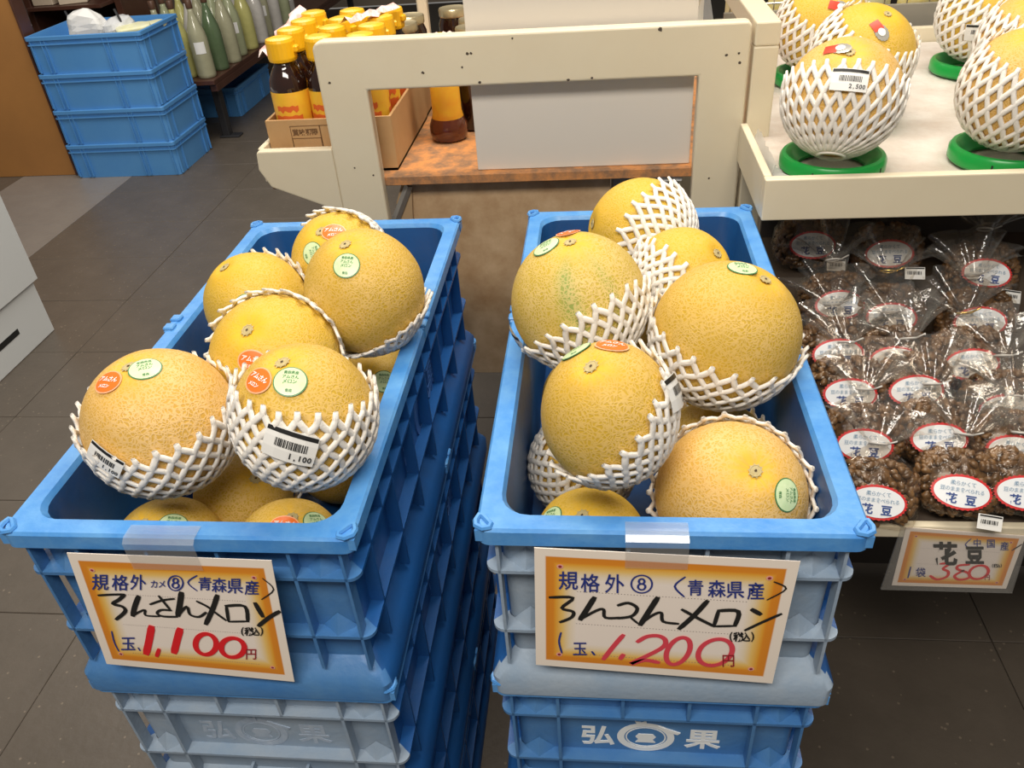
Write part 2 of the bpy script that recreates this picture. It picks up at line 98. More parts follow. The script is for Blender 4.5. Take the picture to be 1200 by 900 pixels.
CARD_ = mat('corrugated_cardboard', (.46, .27, .11), .8, noise_s=20, noise_c=(.52, .32, .15))
INK = mat('black_ink', (.012, .012, .012), .45)
BINK = mat('blue_ink', (.02, .035, .22), .5)
RINK = mat('red_ink', (.75, .012, .02), .5)
PINK_ = mat('rose_red_ink', (.72, .06, .09), .5)
DINK = mat('dark_red_ink', (.30, .012, .02), .5)
BROWNINK = mat('brown_box_ink', (.16, .08, .03), .7)
REDINK2 = mat('maroon_box_ink', (.25, .05, .03), .7)
WHITE = mat('white_paper', (.80, .79, .76), .5)
GREENST = mat('green_sticker_paper', (.50, .68, .36), .35, noise_s=90, noise_c=(.68, .78, .50))
GREENDK = mat('dark_green_print', (.06, .20, .07), .4)
ORST = mat('orange_sticker_paper', (.84, .17, .02), .35)
ORLT = mat('pale_orange_border', (.88, .42, .22), .4)
STEMC = mat('stem_scar_cork', (.40, .31, .12), .8, noise_s=260, noise_c=(.52, .44, .24))
HOLO = mat('shiny_foil_sticker', (.75, .72, .60), .18, metal=.7, noise_s=300, noise_c=(.85, .82, .75))
RED = mat('red_sticker', (.60, .05, .02), .4)
GRING = mat('green_plastic_ring', (.008, .30, .05), .3)
TRAYM = mat('foam_tray_sheet', (.50, .41, .34), .6, noise_s=11, noise_c=(.72, .68, .63), bump=.5, bump_s=120)
DWOOD = mat('dark_stained_wood', (.055, .022, .014), .35, noise_s=8, noise_c=(.10, .042, .028))
BWOOD = mat('brown_wood_panel', (.46, .21, .055), .5, noise_s=1.8, noise_c=(.34, .155, .045))
YCAP = mat('yellow_cap', (.90, .48, .01), .35)
SAUCE = mat('dark_sauce_glass', (.022, .007, .004), .08, coat=.6)
SAUCE2 = mat('amber_sauce_glass', (.10, .02, .006), .08, coat=.6)
YLAB = mat('yellow_label', (.84, .50, .03), .4, noise_s=45, noise_c=(.84, .40, .03), noise_f=.3)
GOLD = mat('gold_lid', (.72, .60, .36), .28, metal=.8)
PINKF = mat('red_white_film', (.85, .45, .40), .3, noise_s=60, noise_c=(.85, .72, .68), noise_f=.1)
CAB = mat('white_cabinet', (.68, .70, .70), .5)
BLACK = mat('black_slot', (.01, .01, .01), .7)
DARKM = mat('dark_metal', (.025, .025, .028), .5)
BEAN = mat('sugared_bean', (.050, .024, .009), .35, noise_s=38, noise_c=(.22, .115, .040), noise_f=.3, coat=.2)
LABELW = mat('white_bean_label', (.82, .84, .86), .35)
LABELR = mat('red_label_border', (.62, .03, .03), .4)
LBINK = mat('navy_print', (.03, .07, .25), .5)
LGREY = mat('grey_blue_print', (.22, .33, .45), .5)
PALEY = mat('pale_yellow_packet', (.82, .78, .38), .4, noise_s=30, noise_c=(.80, .80, .62))
YPACK = mat('yellow_packet', (.80, .62, .08), .3, noise_s=40, noise_c=(.82, .76, .50))
WIRE = mat('wire_metal', (.55, .50, .42), .3, metal=.9)
FILM = film('clear_bag_film', tint=(.93, .90, .86), gloss=.018, rough=.10, haze=.006, bump=.9, bscale=45)
FAN = film('crinkled_bag_film', tint=(.95, .93, .90), gloss=.06, rough=.10, haze=.045, bump=.25, bscale=60)
TAPEM = film('clear_tape', gloss=.10, rough=.25, haze=.16, bump=0)
LAMIN = film('clear_card_sleeve', gloss=.06, rough=.1, haze=.12, bump=0)
def glass_like(name, c): return mat(name, c, .12, coat=.4, noise_s=14, noise_c=tuple(min(1, x*1.35) for x in c))
GB = [glass_like('pale_olive_bottle', (.30, .29, .19)), glass_like('pale_green_bottle', (.28, .30, .18)), glass_like('yellow_green_bottle', (.38, .36, .13)),
      glass_like('milky_grey_bottle', (.42, .40, .37)), glass_like('dark_green_bottle', (.08, .12, .06))]

def melon_mat(name, ground, net, green=0):
    m = bpy.data.materials.new(name); m.use_nodes = True; nt = m.node_tree; b = nt.nodes['Principled BSDF']; N = nt.nodes.new; L = nt.links.new
    tc = N('ShaderNodeTexCoord')
    # crackled cork skin, cells about 3 mm
    ns = N('ShaderNodeTexNoise'); ns.inputs['Scale'].default_value = 90; L(tc.outputs['Object'], ns.inputs['Vector'])
    mx = N('ShaderNodeMix'); mx.data_type = 'VECTOR'; mx.inputs[0].default_value = .012
    L(tc.outputs['Object'], mx.inputs[4]); L(ns.outputs['Color'], mx.inputs[5])
    v = N('ShaderNodeTexVoronoi'); v.feature = 'DISTANCE_TO_EDGE'; v.inputs['Scale'].default_value = 270; L(mx.outputs[1], v.inputs['Vector'])
    r = N('ShaderNodeValToRGB'); r.color_ramp.elements[0].position = .07; r.color_ramp.elements[1].position = .24
    r.color_ramp.elements[0].color = (1, 1, 1, 1); r.color_ramp.elements[1].color = (0, 0, 0, 1); L(v.outputs['Distance'], r.inputs['Fac'])
    # where the cork is dense or sparse
    n2 = N('ShaderNodeTexNoise'); n2.inputs['Scale'].default_value = 14; n2.inputs['Detail'].default_value = 3; L(tc.outputs['Object'], n2.inputs['Vector'])
    r2 = N('ShaderNodeMapRange'); r2.inputs[1].default_value = .35; r2.inputs[2].default_value = .65; r2.inputs[3].default_value = .45; r2.inputs[4].default_value = .95
    L(n2.outputs['Fac'], r2.inputs[0])
    at = N('ShaderNodeAttribute'); at.attribute_name = 'smooth_end'
    sub = N('ShaderNodeMath'); sub.operation = 'SUBTRACT'; sub.use_clamp = True; L(r2.outputs[0], sub.inputs[0]); L(at.outputs['Fac'], sub.inputs[1])
    mu = N('ShaderNodeMath'); mu.operation = 'MULTIPLY'; L(r.outputs['Color'], mu.inputs[0]); L(sub.outputs[0], mu.inputs[1])
    n3 = N('ShaderNodeTexNoise'); n3.inputs['Scale'].default_value = 9; n3.inputs['Detail'].default_value = 2; L(tc.outputs['Object'], n3.inputs['Vector'])
    gr = N('ShaderNodeMix'); gr.data_type = 'RGBA'; L(n3.outputs['Fac'], gr.inputs[0]); gr.inputs[6].default_value = (*ground, 1)
    gr.inputs[7].default_value = (ground[0]*.93, ground[1]*1.04, ground[2]*1.1, 1)
    st = N('ShaderNodeMix'); st.data_type = 'RGBA'; L(at.outputs['Fac'], st.inputs[0]); L(gr.outputs[2], st.inputs[6]); st.inputs[7].default_value = (.80, .47, .035, 1)
    last = st.outputs[2]
    if green:
        a2 = N('ShaderNodeAttribute'); a2.attribute_name = 'green_streak'
        gm = N('ShaderNodeMix'); gm.data_type = 'RGBA'; L(a2.outputs['Fac'], gm.inputs[0]); L(last, gm.inputs[6]); gm.inputs[7].default_value = (.26, .32, .07, 1); last = gm.outputs[2]
    fin = N('ShaderNodeMix'); fin.data_type = 'RGBA'; L(mu.outputs[0], fin.inputs[0]); L(last, fin.inputs[6]); fin.inputs[7].default_value = (*net, 1)
    L(fin.outputs[2], b.inputs['Base Color']); b.inputs['Roughness'].default_value = .55; b.inputs['Specular IOR Level'].default_value = .3
    bp = N('ShaderNodeBump'); bp.inputs['Strength'].default_value = .5; bp.inputs['Distance'].default_value = .0006; L(mu.outputs[0], bp.inputs['Height']); L(bp.outputs['Normal'], b.inputs['Normal'])
    return m
MEL = [melon_mat('golden_melon_skin', (.56, .33, .030), (.68, .46, .15)), melon_mat('tan_melon_skin', (.64, .35, .06), (.76, .51, .22)),
       melon_mat('yellow_melon_skin', (.64, .38, .024), (.71, .47, .11)), melon_mat('greenish_melon_skin', (.54, .36, .045), (.69, .51, .20), 1)]

def border_mat():
    """price card stock: white edge, orange frame that fades to a pale centre"""
    m = bpy.data.materials.new('price_card_stock'); m.use_nodes = True; nt = m.node_tree; b = nt.nodes['Principled BSDF']; N = nt.nodes.new; L = nt.links.new
    uv = N('ShaderNodeUVMap'); sp = N('ShaderNodeSeparateXYZ'); L(uv.outputs[0], sp.inputs[0])
    def M(op, a, bb):
        n = N('ShaderNodeMath'); n.operation = op
        for i, q in enumerate((a, bb)):
            if isinstance(q, (int, float)): n.inputs[i].default_value = q
            else: L(q, n.inputs[i])
        return n.outputs[0]
    x, y = sp.outputs[0], sp.outputs[1]
    dx = M('MULTIPLY', M('MINIMUM', x, M('SUBTRACT', 1, x)), 1.35); dy = M('MINIMUM', y, M('SUBTRACT', 1, y))
    d = M('MINIMUM', dx, dy)
    # rounded inner glow
    sm = N('ShaderNodeMath'); sm.operation = 'SMOOTH_MIN'; L(dx, sm.inputs[0]); L(dy, sm.inputs[1]); sm.inputs[2].default_value = .12
    r = N('ShaderNodeValToRGB'); cr_ = r.color_ramp; cr_.interpolation = 'LINEAR'
    cols = [(0, (.88, .78, .68)), (.055, (.88, .78, .68)), (.062, (.70, .24, .02)), (.10, (.74, .26, .02)), (.115, (.80, .38, .04)), (.15, (.84, .55, .16)), (.19, (.84, .70, .50)), (.23, (.88, .78, .70))]
    while len(cr_.elements) < len(cols): cr_.elements.new(.5)
    for e, (p, c) in zip(cr_.elements, cols): e.position = p; e.color = (*c, 1)
    L(d, r.inputs[0]); L(r.outputs[0], b.inputs['Base Color']); b.inputs['Roughness'].default_value = .4
    return m
CARDSTOCK = border_mat()

# ------------------------------------------------------------------ mesh helpers
class MB:
    def __init__(s): s.v = []; s.f = []; s.m = []
    def add(s, vs, fs, mi=0):
        k = len(s.v); s.v += [tuple(v) for v in vs]; s.f += [tuple(i+k for i in f) for f in fs]; s.m += [mi]*len(fs); return s
    def box(s, x0, x1, y0, y1, z0, z1, mi=0, b=0):
        if b > 0:
            # chamfered box: 24 corners
            vs = []; 
            for X, sx in ((x0, 1), (x1, -1)):
                for Y, sy in ((y0, 1), (y1, -1)):
                    for Z, sz in ((z0, 1), (z1, -1)):
                        vs += [(X, Y+sy*b, Z+sz*b), (X+sx*b, Y, Z+sz*b), (X+sx*b, Y+sy*b, Z)]
            def c(i, j, k, a): return ((i*2+j)*2+k)*3+a
            fs = []
            for i in (0, 1): fs.append((c(i,0,0,0), c(i,1,0,0), c(i,1,1,0), c(i,0,1,0)))
            for j in (0, 1): fs.append((c(0,j,0,1), c(1,j,0,1), c(1,j,1,1), c(0,j,1,1)))
            for k in (0, 1): fs.append((c(0,0,k,2), c(1,0,k,2), c(1,1,k,2), c(0,1,k,2)))
            for j in (0, 1):
                for k in (0, 1): fs.append((c(0,j,k,1), c(1,j,k,1), c(1,j,k,2), c(0,j,k,2)))
            for i in (0, 1):
                for k in (0, 1): fs.append((c(i,0,k,0), c(i,1,k,0), c(i,1,k,2), c(i,0,k,2)))
            for i in (0, 1):
                for j in (0, 1): fs.append((c(i,j,0,0), c(i,j,1,0), c(i,j,1,1), c(i,j,0,1)))
            for i in (0, 1):
                for j in (0, 1):
                    for k in (0, 1): fs.append((c(i,j,k,0), c(i,j,k,1), c(i,j,k,2)))
            return s.add(vs, fs, mi)
        vs = [(x, y, z) for x in (x0, x1) for y in (y0, y1) for z in (z0, z1)]
        return s.add(vs, [(0,1,3,2), (4,6,7,5), (0,4,5,1), (2,3,7,6), (0,2,6,4), (1,5,7,3)], mi)
    def prism(s, pts, axis, a, b, mi=0):
        """extrude 2D polygon; axis 'y': pts (x,z); 'x': pts (y,z); 'z': pts (x,y)"""
        n = len(pts)
        g = {'y': lambda p, t: (p[0], t, p[1]), 'x': lambda p, t: (t, p[0], p[1]), 'z': lambda p, t: (p[0], p[1], t)}[axis]
        vs = [g(p, a) for p in pts]+[g(p, b) for p in pts]
        return s.add(vs, [tuple(range(n)), tuple(range(2*n-1, n-1, -1))]+[(i, (i+1) % n, (i+1) % n+n, i+n) for i in range(n)], mi)
    def rings(s, rs, close0=False, close1=False, mi=0, loop=True):
        n = len(rs[0]); vs = [p for r in rs for p in r]; fs = []
        for k in range(len(rs)-1):
            for i in range(n if loop else n-1):
                j = (i+1) % n; fs.append((k*n+i, k*n+j, (k+1)*n+j, (k+1)*n+i))
        if close0: fs.append(tuple(range(n-1, -1, -1)))
        if close1: fs.append(tuple(range((len(rs)-1)*n, len(rs)*n)))
        return s.add(vs, fs, mi)
    def lathe(s, prof, n=20, c=(0, 0), mi=0, cap=True):
        rs = [[(c[0]+r*math.cos(2*PI*i/n), c[1]+r*math.sin(2*PI*i/n), z) for i in range(n)] for r, z in prof]
        return s.rings(rs, cap, cap, mi)
    def tube(s, pts, r, n=6, mi=0, closed=False, flat=None, nrm=None):
        P = [Vector(p) for p in pts]; rs = []; up = None; m = len(P)
        for i, p in enumerate(P):
            a = P[(i-1) % m] if (closed or i > 0) else p; b = P[(i+1) % m] if (closed or i < m-1) else p
            t = (b-a).normalized()
            if nrm: up = nrm[i] if isinstance(nrm, list) else nrm
            if up is None: up = Vector((0, 0, 1)) if abs(t.z) < .9 else Vector((1, 0, 0))
            x = t.cross(up)
            if x.length < 1e-6: x = t.orthogonal()
            x.normalize(); y = x.cross(t).normalized(); up = y
            rr = r[i] if isinstance(r, (list, tuple)) else r; fl = 1 if flat is None else flat
            rs.append([tuple(p+x*rr*math.cos(2*PI*k/n)+y*rr*fl*math.sin(2*PI*k/n)) for k in range(n)])
        if closed: rs.append(rs[0]); return s.rings(rs, mi=mi)
        return s.rings(rs, True, True, mi)
    def mesh(s, name, mats, smooth=False, ang=None):
        me = bpy.data.meshes.new(name); me.from_pydata(s.v, [], s.f)
        for m in (mats if isinstance(mats, (list, tuple)) else [mats]): me.materials.append(m)
        me.polygons.foreach_set('material_index', s.m)
        import bmesh
        bm = bmesh.new(); bm.from_mesh(me); bmesh.ops.recalc_face_normals(bm, faces=bm.faces); bm.to_mesh(me); bm.free()
        if smooth: me.polygons.foreach_set('use_smooth', [True]*len(me.polygons))
        if ang: 
            me.polygons.foreach_set('use_smooth', [True]*len(me.polygons)); me.set_sharp_from_angle(angle=math.radians(ang))
        me.update(); return me
    def build(s, name, mats, parent=None, loc=(0, 0, 0), smooth=False, ang=None, rot=None):
        o = bpy.data.objects.new(name, s.mesh(name, mats, smooth, ang)); COL.objects.link(o); o.location = loc
        if rot: o.rotation_euler = rot
        if parent: o.parent = parent
        return o
def tag(o, label=None, cat=None, group=None, kind=None):
    for k, v in (('label', label), ('category', cat), ('group', group), ('kind', kind)):
        if v: o[k] = v
    return o
def thing(name, label, cat, loc=(0, 0, 0), rot=(0, 0, 0), group=None):
    o = bpy.data.objects.new(name, None); COL.objects.link(o); o.location = loc; o.rotation_euler = rot; o.empty_display_size = .02
    return tag(o, label, cat, group)
def struct(name, mb, m, **k): return tag(mb.build(name, m, **k), kind='structure')
def copy_tree(o, parent=None, label=None):
    c = o.copy(); COL.objects.link(c)
    if parent: c.parent = parent
    if label: c['label'] = label
    for ch in o.children: copy_tree(ch, c)
    return c
def rr(w, l, r, z, n=5, cx=0, cy=0):
    pts = []
    for q, (sx, sy) in enumerate(((1, 1), (-1, 1), (-1, -1), (1, -1))):
        for k in range(n+1):
            a = q*PI/2+PI/2*k/n
            pts.append((cx+sx*(w/2-r)+r*math.cos(a), cy+sy*(l/2-r)+r*math.sin(a), z))
    return pts
# text -> list of (verts2d, faces), centred, in em units; Blender's own font
_tc = {}
def glyph(ch, bold=0.0):
    if (ch, bold) in _tc: return _tc[(ch, bold)]
    cu_ = bpy.data.curves.new('t', 'FONT'); cu_.body = ch; cu_.size = 1; cu_.resolution_u = 2; cu_.offset = bold
    o = bpy.data.objects.new('t', cu_); me = bpy.data.meshes.new_from_object(o)
    vs = [(v.co.x, v.co.y) for v in me.vertices]; fs = [tuple(p.vertices) for p in me.polygons]
    if vs:
        x0 = min(v[0] for v in vs); x1 = max(v[0] for v in vs); y0 = min(v[1] for v in vs); y1 = max(v[1] for v in vs)
        vs = [(x-(x0+x1)/2, y-(y0+y1)/2) for x, y in vs]
    bpy.data.objects.remove(o); bpy.data.curves.remove(cu_); bpy.data.meshes.remove(me)
    _tc[(ch, bold)] = (vs, fs); return vs, fs
def ribbon(pts, w, closed=False, sub=4):
    P = [Vector(p) for p in pts]; n = len(P); out = []
    if n == 2 and not closed: out = [P[0].lerp(P[1], t/4) for t in range(5)]
    else:
        seg = n if closed else n-1
        for i in range(seg):
            g = (lambda k: P[k % n]) if closed else (lambda k: P[max(0, min(n-1, k))])
            p0, p1, p2, p3 = g(i-1), g(i), g(i+1), g(i+2)
            for k in range(sub):
                t = k/sub; out.append(.5*((2*p1)+(-p0+p2)*t+(2*p0-5*p1+4*p2-p3)*t*t+(-p0+3*p1-3*p2+p3)*t**3))
        if not closed: out.append(P[-1])
    vs = []; fs = []; m = len(out)
    for i, p in enumerate(out):
        a = out[(i-1) % m] if (closed or i) else p; b = out[(i+1) % m] if (closed or i < m-1) else p
        d = (b-a); d = d.normalized() if d.length > 1e-9 else Vector((1, 0)); nn = Vector((-d.y, d.x))
        ww = w/2*(1 if closed else (.72 if i in (0, m-1) else 1))
        ext = 0 if closed else (-.3*w if i == 0 else (.3*w if i == m-1 else 0))
        vs += [p+nn*ww+d*ext, p-nn*ww+d*ext]
    for i in range(m if closed else m-1):
        j = (i+1) % m; fs.append((2*i, 2*i+1, 2*j+1, 2*j))
    return [(v.x, v.y) for v in vs], fs

# ================================================================== setting: floor and far walls
fb = MB().box(-6, 4, -2.5, 8, -.06, -.012); floor = struct('floor', fb, mat('dark_grout', (.05, .042, .034), .9))
def tile_mat(name, c1, c2):
    m = mat(name, c1, .42, noise_s=6, noise_c=c2, bump=.25, bump_s=60); nt = m.node_tree; b = nt.nodes['Principled BSDF']
    tc = nt.nodes.new('ShaderNodeTexCoord'); v = nt.nodes.new('ShaderNodeTexVoronoi'); v.inputs['Scale'].default_value = 42; nt.links.new(tc.outputs['Object'], v.inputs['Vector'])
    lt = nt.nodes.new('ShaderNodeMath'); lt.operation = 'LESS_THAN'; lt.inputs[1].default_value = .11; nt.links.new(v.outputs['Distance'], lt.inputs[0])
    mx = nt.nodes.new('ShaderNodeMix'); mx.data_type = 'RGBA'; src = b.inputs['Base Color'].links[0].from_socket
    nt.links.new(lt.outputs[0], mx.inputs[0]); nt.links.new(src, mx.inputs[6]); mx.inputs[7].default_value = (.20, .16, .12, 1); nt.links.new(mx.outputs[2], b.inputs['Base Color']); return m
TILE = tile_mat('dark_stone_tile', (.092, .075, .058), (.125, .102, .080)); TILEL = tile_mat('lighter_stone_tile', (.20, .175, .155), (.25, .22, .19))
tmesh = {}
PX, PY = .655, .373
for i in range(-6, 4):
    for j in range(-4, 14):
        x = -1.06+i*PX; y = .612+j*PY
        if x > 1.8 or y > 5.6 or x < -4.6 or y < -1.2: continue
        light = (i == -3)
        key = light
        if key not in tmesh:
            tmesh[key] = MB().box(.0008, PX-.0008, .0008, PY-.0008, -.014, 0, b=.0012).mesh('floor_tile', TILEL if light else TILE)
        o = bpy.data.objects.new('floor_tile', tmesh[key]); COL.objects.link(o); o.location = (x, y, random.uniform(-.0004, .0004)); o.parent = floor
        if light and not (3 <= j <= 7): o.data = tmesh.get(False, tmesh[key])
# brown wood panel wall on the left and a plain far wall
struct('wall_left', MB().box(-4.6, -2.712, 3.51, 3.58, 0, 2.6, b=.003), BWOOD)
struct('trim_1', MB().box(-2.711, -2.700, 3.50, 3.59, 0, 2.6, b=.002), DWOOD)
struct('wall_back', MB().box(-6, 4, 8, 8.1, 0, 3), mat('dim_wall', (.20, .16, .12), .8))

# ================================================================== big produce crates
CW, CL, CH = .345, .707, .23
def crate_meshes(front, low):
    """shell, rim, base flange, ribs: origin at the centre of the base"""
    R = {}
    def split(mb, m0):
        me_m = [m0, front]
        return me_m
    s = MB()
    def ring_set(seq, mb, close1=False, mi=0): mb.rings([rr(*q) for q in seq], False, close1, mi)
    top = CH-.002
    ring_set([(CW-.036, CL-.036, .012, top-.02), (CW-.040, CL-.040, .012, .03)], s)
    ring_set([(CW-.046, CL-.046, .030, top-.006), (CW-.048, CL-.048, .030, top-.02), (CW-.054, CL-.054, .030, .034)], s, True)
    R['shell'] = s
    r = MB()
    ring_set([(CW-.036, CL-.036, .012, top-.021), (CW-.004, CL-.004, .010, top-.0215), (CW, CL, .012, top-.019), (CW, CL, .012, top-.003), (CW-.005, CL-.005, .012, top),
              (CW-.040, CL-.040, .028, top), (CW-.046, CL-.046, .030, top-.006)], r)
    R['rim'] = r
    b = MB()
    if low: ring_set([(CW+.0005, CL+.0005, .012, .001), (CW+.0005, CL+.0005, .012, -.015), (CW+.004, CL+.004, .014, -.015), (CW+.004, CL+.004, .014, .009), (CW-.010, CL-.010, .014, .021), (CW-.04, CL-.04, .014, .034)], b)
    else: ring_set([(CW-.02, CL-.02, .012, .0), (CW-.002, CL-.002, .014, .001), (CW-.002, CL-.002, .014, .010), (CW-.012, CL-.012, .014, .022), (CW-.04, CL-.04, .014, .034)], b)
    b.rings([rr(CW-.01, CL-.01, .012, .002)], True)
    R['base_flange'] = b
    g = MB(); e = .0045
    xo, yo, xi, yi = CW/2-e, CL/2-e, CW/2-.0195, CL/2-.0195
    for z in (.168, .082):
        g.rings([rr(2*xi, 2*yi, .01, z+.002), rr(2*xo, 2*yo, .012, z+.002), rr(2*xo, 2*yo, .012, z-.002), rr(2*xi, 2*yi, .01, z-.002)])
    def vrib_y(x, z0, z1, w=.0035):
        for sy in (-1, 1): g.box(x-w/2, x+w/2, min(sy*yi, sy*yo), max(sy*yi, sy*yo), z0, z1)
    def vrib_x(y, z0, z1, w=.0035):
        for sx in (-1, 1): g.box(min(sx*xi, sx*xo), max(sx*xi, sx*xo), y-w/2, y+w/2, z0, z1)
    for x in (-.105, .105): vrib_y(x, .03, .208)
    for x in (-.035, .035): vrib_y(x, .168, .208); vrib_y(x, .022, .045)
    for x in (-.155, .155): vrib_y(x, .03, .208, .003)
    for k in range(-3, 4): vrib_x(k*.10, .03, .208)
    for k in range(-3, 3): vrib_x(k*.10+.05, .168, .208, .0025)
    for x in (-.13, .13):
        for sy in (-1, 1):
            for z in (.168, .082): g.add([(x-.02, sy*yi, z), (x+.02, sy*yi, z), (x, sy*yo, z), (x, sy*(yi+.001), z+.022)], [(0, 1, 2), (0, 2, 3), (1, 3, 2)])
    R['ribs'] = g
    c = MB()
    # corner loop: small triangular eye on top of the rim corner
    pts = []
    for (x, y) in ((.004, -.004), (.004, -.024), (-.020, -.004)): pts.append((x, y, 0))
    tri = [(.0035, -.001, 0), (.0045, -.007, 0), (.002, -.014, 0), (-.002, -.013, 0), (-.010, -.003, 0), (-.009, .0015, 0), (-.003, .003, 0)]
    c.tube(tri, .0028, 6, closed=True, nrm=Vector((0, 0, 1)))
    c.prism([(.005, .002), (.005, -.015), (-.011, .002)], 'z', -.017, -.004)
    R['corner_loop'] = c
    k_ = MB()
    k_.box(-.006, .006, -.020, .020, -.012, .004, b=.002); k_.box(-.007, .007, -.018, -.004, .002, .007, b=.0015); k_.box(-.007, .007, .004, .018, .002, .007, b=.0015)
    R['rim_clip'] = k_
    return R
_cm = {}
def crate_parts(front, low):
    if (front.name, low) in _cm: return _cm[(front.name, low)]
    R = crate_meshes(front, low); out = {}
    for k, mb in R.items():
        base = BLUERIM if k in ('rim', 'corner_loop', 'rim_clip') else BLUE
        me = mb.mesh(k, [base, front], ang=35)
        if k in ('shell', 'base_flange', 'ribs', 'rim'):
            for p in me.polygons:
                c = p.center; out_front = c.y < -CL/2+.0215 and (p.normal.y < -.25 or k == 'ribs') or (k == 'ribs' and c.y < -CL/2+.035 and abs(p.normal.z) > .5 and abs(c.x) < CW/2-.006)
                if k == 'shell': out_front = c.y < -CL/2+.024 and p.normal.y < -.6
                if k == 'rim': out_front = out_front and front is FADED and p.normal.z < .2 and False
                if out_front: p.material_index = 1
        out[k] = me
    _cm[(front.name, low)] = out; return out
def text_faces(mb, s, org, ax, up, size, bold=0, mi=0, track=1.0):
    """flat lettering: glyphs laid along ax from centre org"""
    org, ax, up = Vector(org), Vector(ax).normalized(), Vector(up).normalized(); n = len(s)
    for i, ch in enumerate(s):
        vs, fs = glyph(ch, bold); c = org+ax*((i-(n-1)/2)*size*track)
        mb.add([c+ax*x*size+up*y*size for x, y in vs], fs, mi)
def make_crate(loc, front, label, group, logo=None, side_logo=None):
    t = thing('produce_crate', label, 'crate', loc, group=group); P = crate_parts(front, loc[2] > .1)
    for k in ('shell', 'rim', 'base_flange', 'ribs'):
        o = bpy.data.objects.new(k, P[k]); COL.objects.link(o); o.parent = t
    for sx in (-1, 1):
        for sy in (-1, 1):
            o = bpy.data.objects.new('corner_loop', P['corner_loop']); COL.objects.link(o); o.parent = t
            o.location = (sx*(CW/2-.004), sy*(CL/2-.004), CH-.001); o.scale = (sx, sy, 1)
        o = bpy.data.objects.new('rim_clip', P['rim_clip']); COL.objects.link(o); o.parent = t; o.location = (sx*(CW/2-.004), .03, CH-.005)
    if logo:
        mb = MB(); y = -CL/2+.0192; z = .112
        text_faces(mb, '弘', (-.062, y, z), (1, 0, 0), (0, 0, 1), .040, .022); text_faces(mb, '果', (.056, y, z), (1, 0, 0), (0, 0, 1), .040, .022)
        # broken ring with a swoosh tail and a blossom-like heart
        K = .80; cx = -.008
        for rad, w, yo in ((.0315, .009, 0), (.0245, .0018, 0)):
            vs = []; fs = []; n = 40
            for i in range(n):
                a = 2*PI*i/n
                for r_ in (rad-w/2, rad+w/2): vs.append((cx+K*r_*1.12*math.cos(a), y, z+K*r_*.95*math.sin(a)))
            for i in range(n): j = (i+1) % n; fs.append((2*i, 2*j, 2*j+1, 2*i+1))
            mb.add(vs, fs)
        q = lambda pts, dy: mb.add([(cx+K*a, y-dy, z+K*b) for a, b in pts], [tuple(range(len(pts)))])
        q([(.016, .0300), (.048, .0150), (.044, .0105), (.030, .016)], .0009)
        q([(-.012, .030), (-.016, .040), (-.006, .037), (.0, .041), (.001, .030)], .0009)
        q([(-.010, .008), (.010, .008), (.0145, .001), (.010, -.006), (.0145, -.013), (-.0145, -.013), (-.010, -.006), (-.0145, .001)], .0)
        lo = mb.build('logo', logo, t); md = lo.modifiers.new('s', 'SOLIDIFY'); md.thickness = .0012; md.offset = 0
    if side_logo:
        mb = MB(); x = CW/2-.0195+.0012; z = .105
        text_faces(mb, '弘', (x, -.08, z), (0, 1, 0), (0, 0, 1), .05, .02); text_faces(mb, '果', (x, .08, z), (0, 1, 0), (0, 0, 1), .05, .02)
        vs = []; fs = []; n = 32
        for i in range(n):
            a = 2*PI*i/n
            for r_ in (.020, .032): vs.append((x, r_*math.cos(a), z+r_*math.sin(a)))
        for i in range(n): j = (i+1) % n; fs.append((2*i, 2*j, 2*j+1, 2*i+1))
        mb.add(vs, fs); lo = mb.build('side_logo', side_logo, t); md = lo.modifiers.new('s', 'SOLIDIFY'); md.thickness = .0012; md.offset = 0
    return t
RX, RY = CW/2, CL/2; LX, LY = -.4546+CW/2, -.0147+CL/2
GL, GR = 'stacked crates under the left melon crate', 'stacked crates under the right melon crate'
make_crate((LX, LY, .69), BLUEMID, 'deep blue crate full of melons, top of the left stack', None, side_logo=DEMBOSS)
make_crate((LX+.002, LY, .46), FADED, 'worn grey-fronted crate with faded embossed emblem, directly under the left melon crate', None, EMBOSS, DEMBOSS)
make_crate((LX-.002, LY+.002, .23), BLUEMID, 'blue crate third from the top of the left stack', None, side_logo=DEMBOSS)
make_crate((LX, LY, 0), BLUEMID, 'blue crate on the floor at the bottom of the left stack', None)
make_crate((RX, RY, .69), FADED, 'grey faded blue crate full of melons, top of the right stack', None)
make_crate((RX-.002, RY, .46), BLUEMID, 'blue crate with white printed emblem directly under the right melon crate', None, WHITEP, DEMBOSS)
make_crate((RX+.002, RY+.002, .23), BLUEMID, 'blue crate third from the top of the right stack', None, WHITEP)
make_crate((RX, RY, 0), BLUEMID, 'blue crate on the floor at the bottom of the right stack', None)

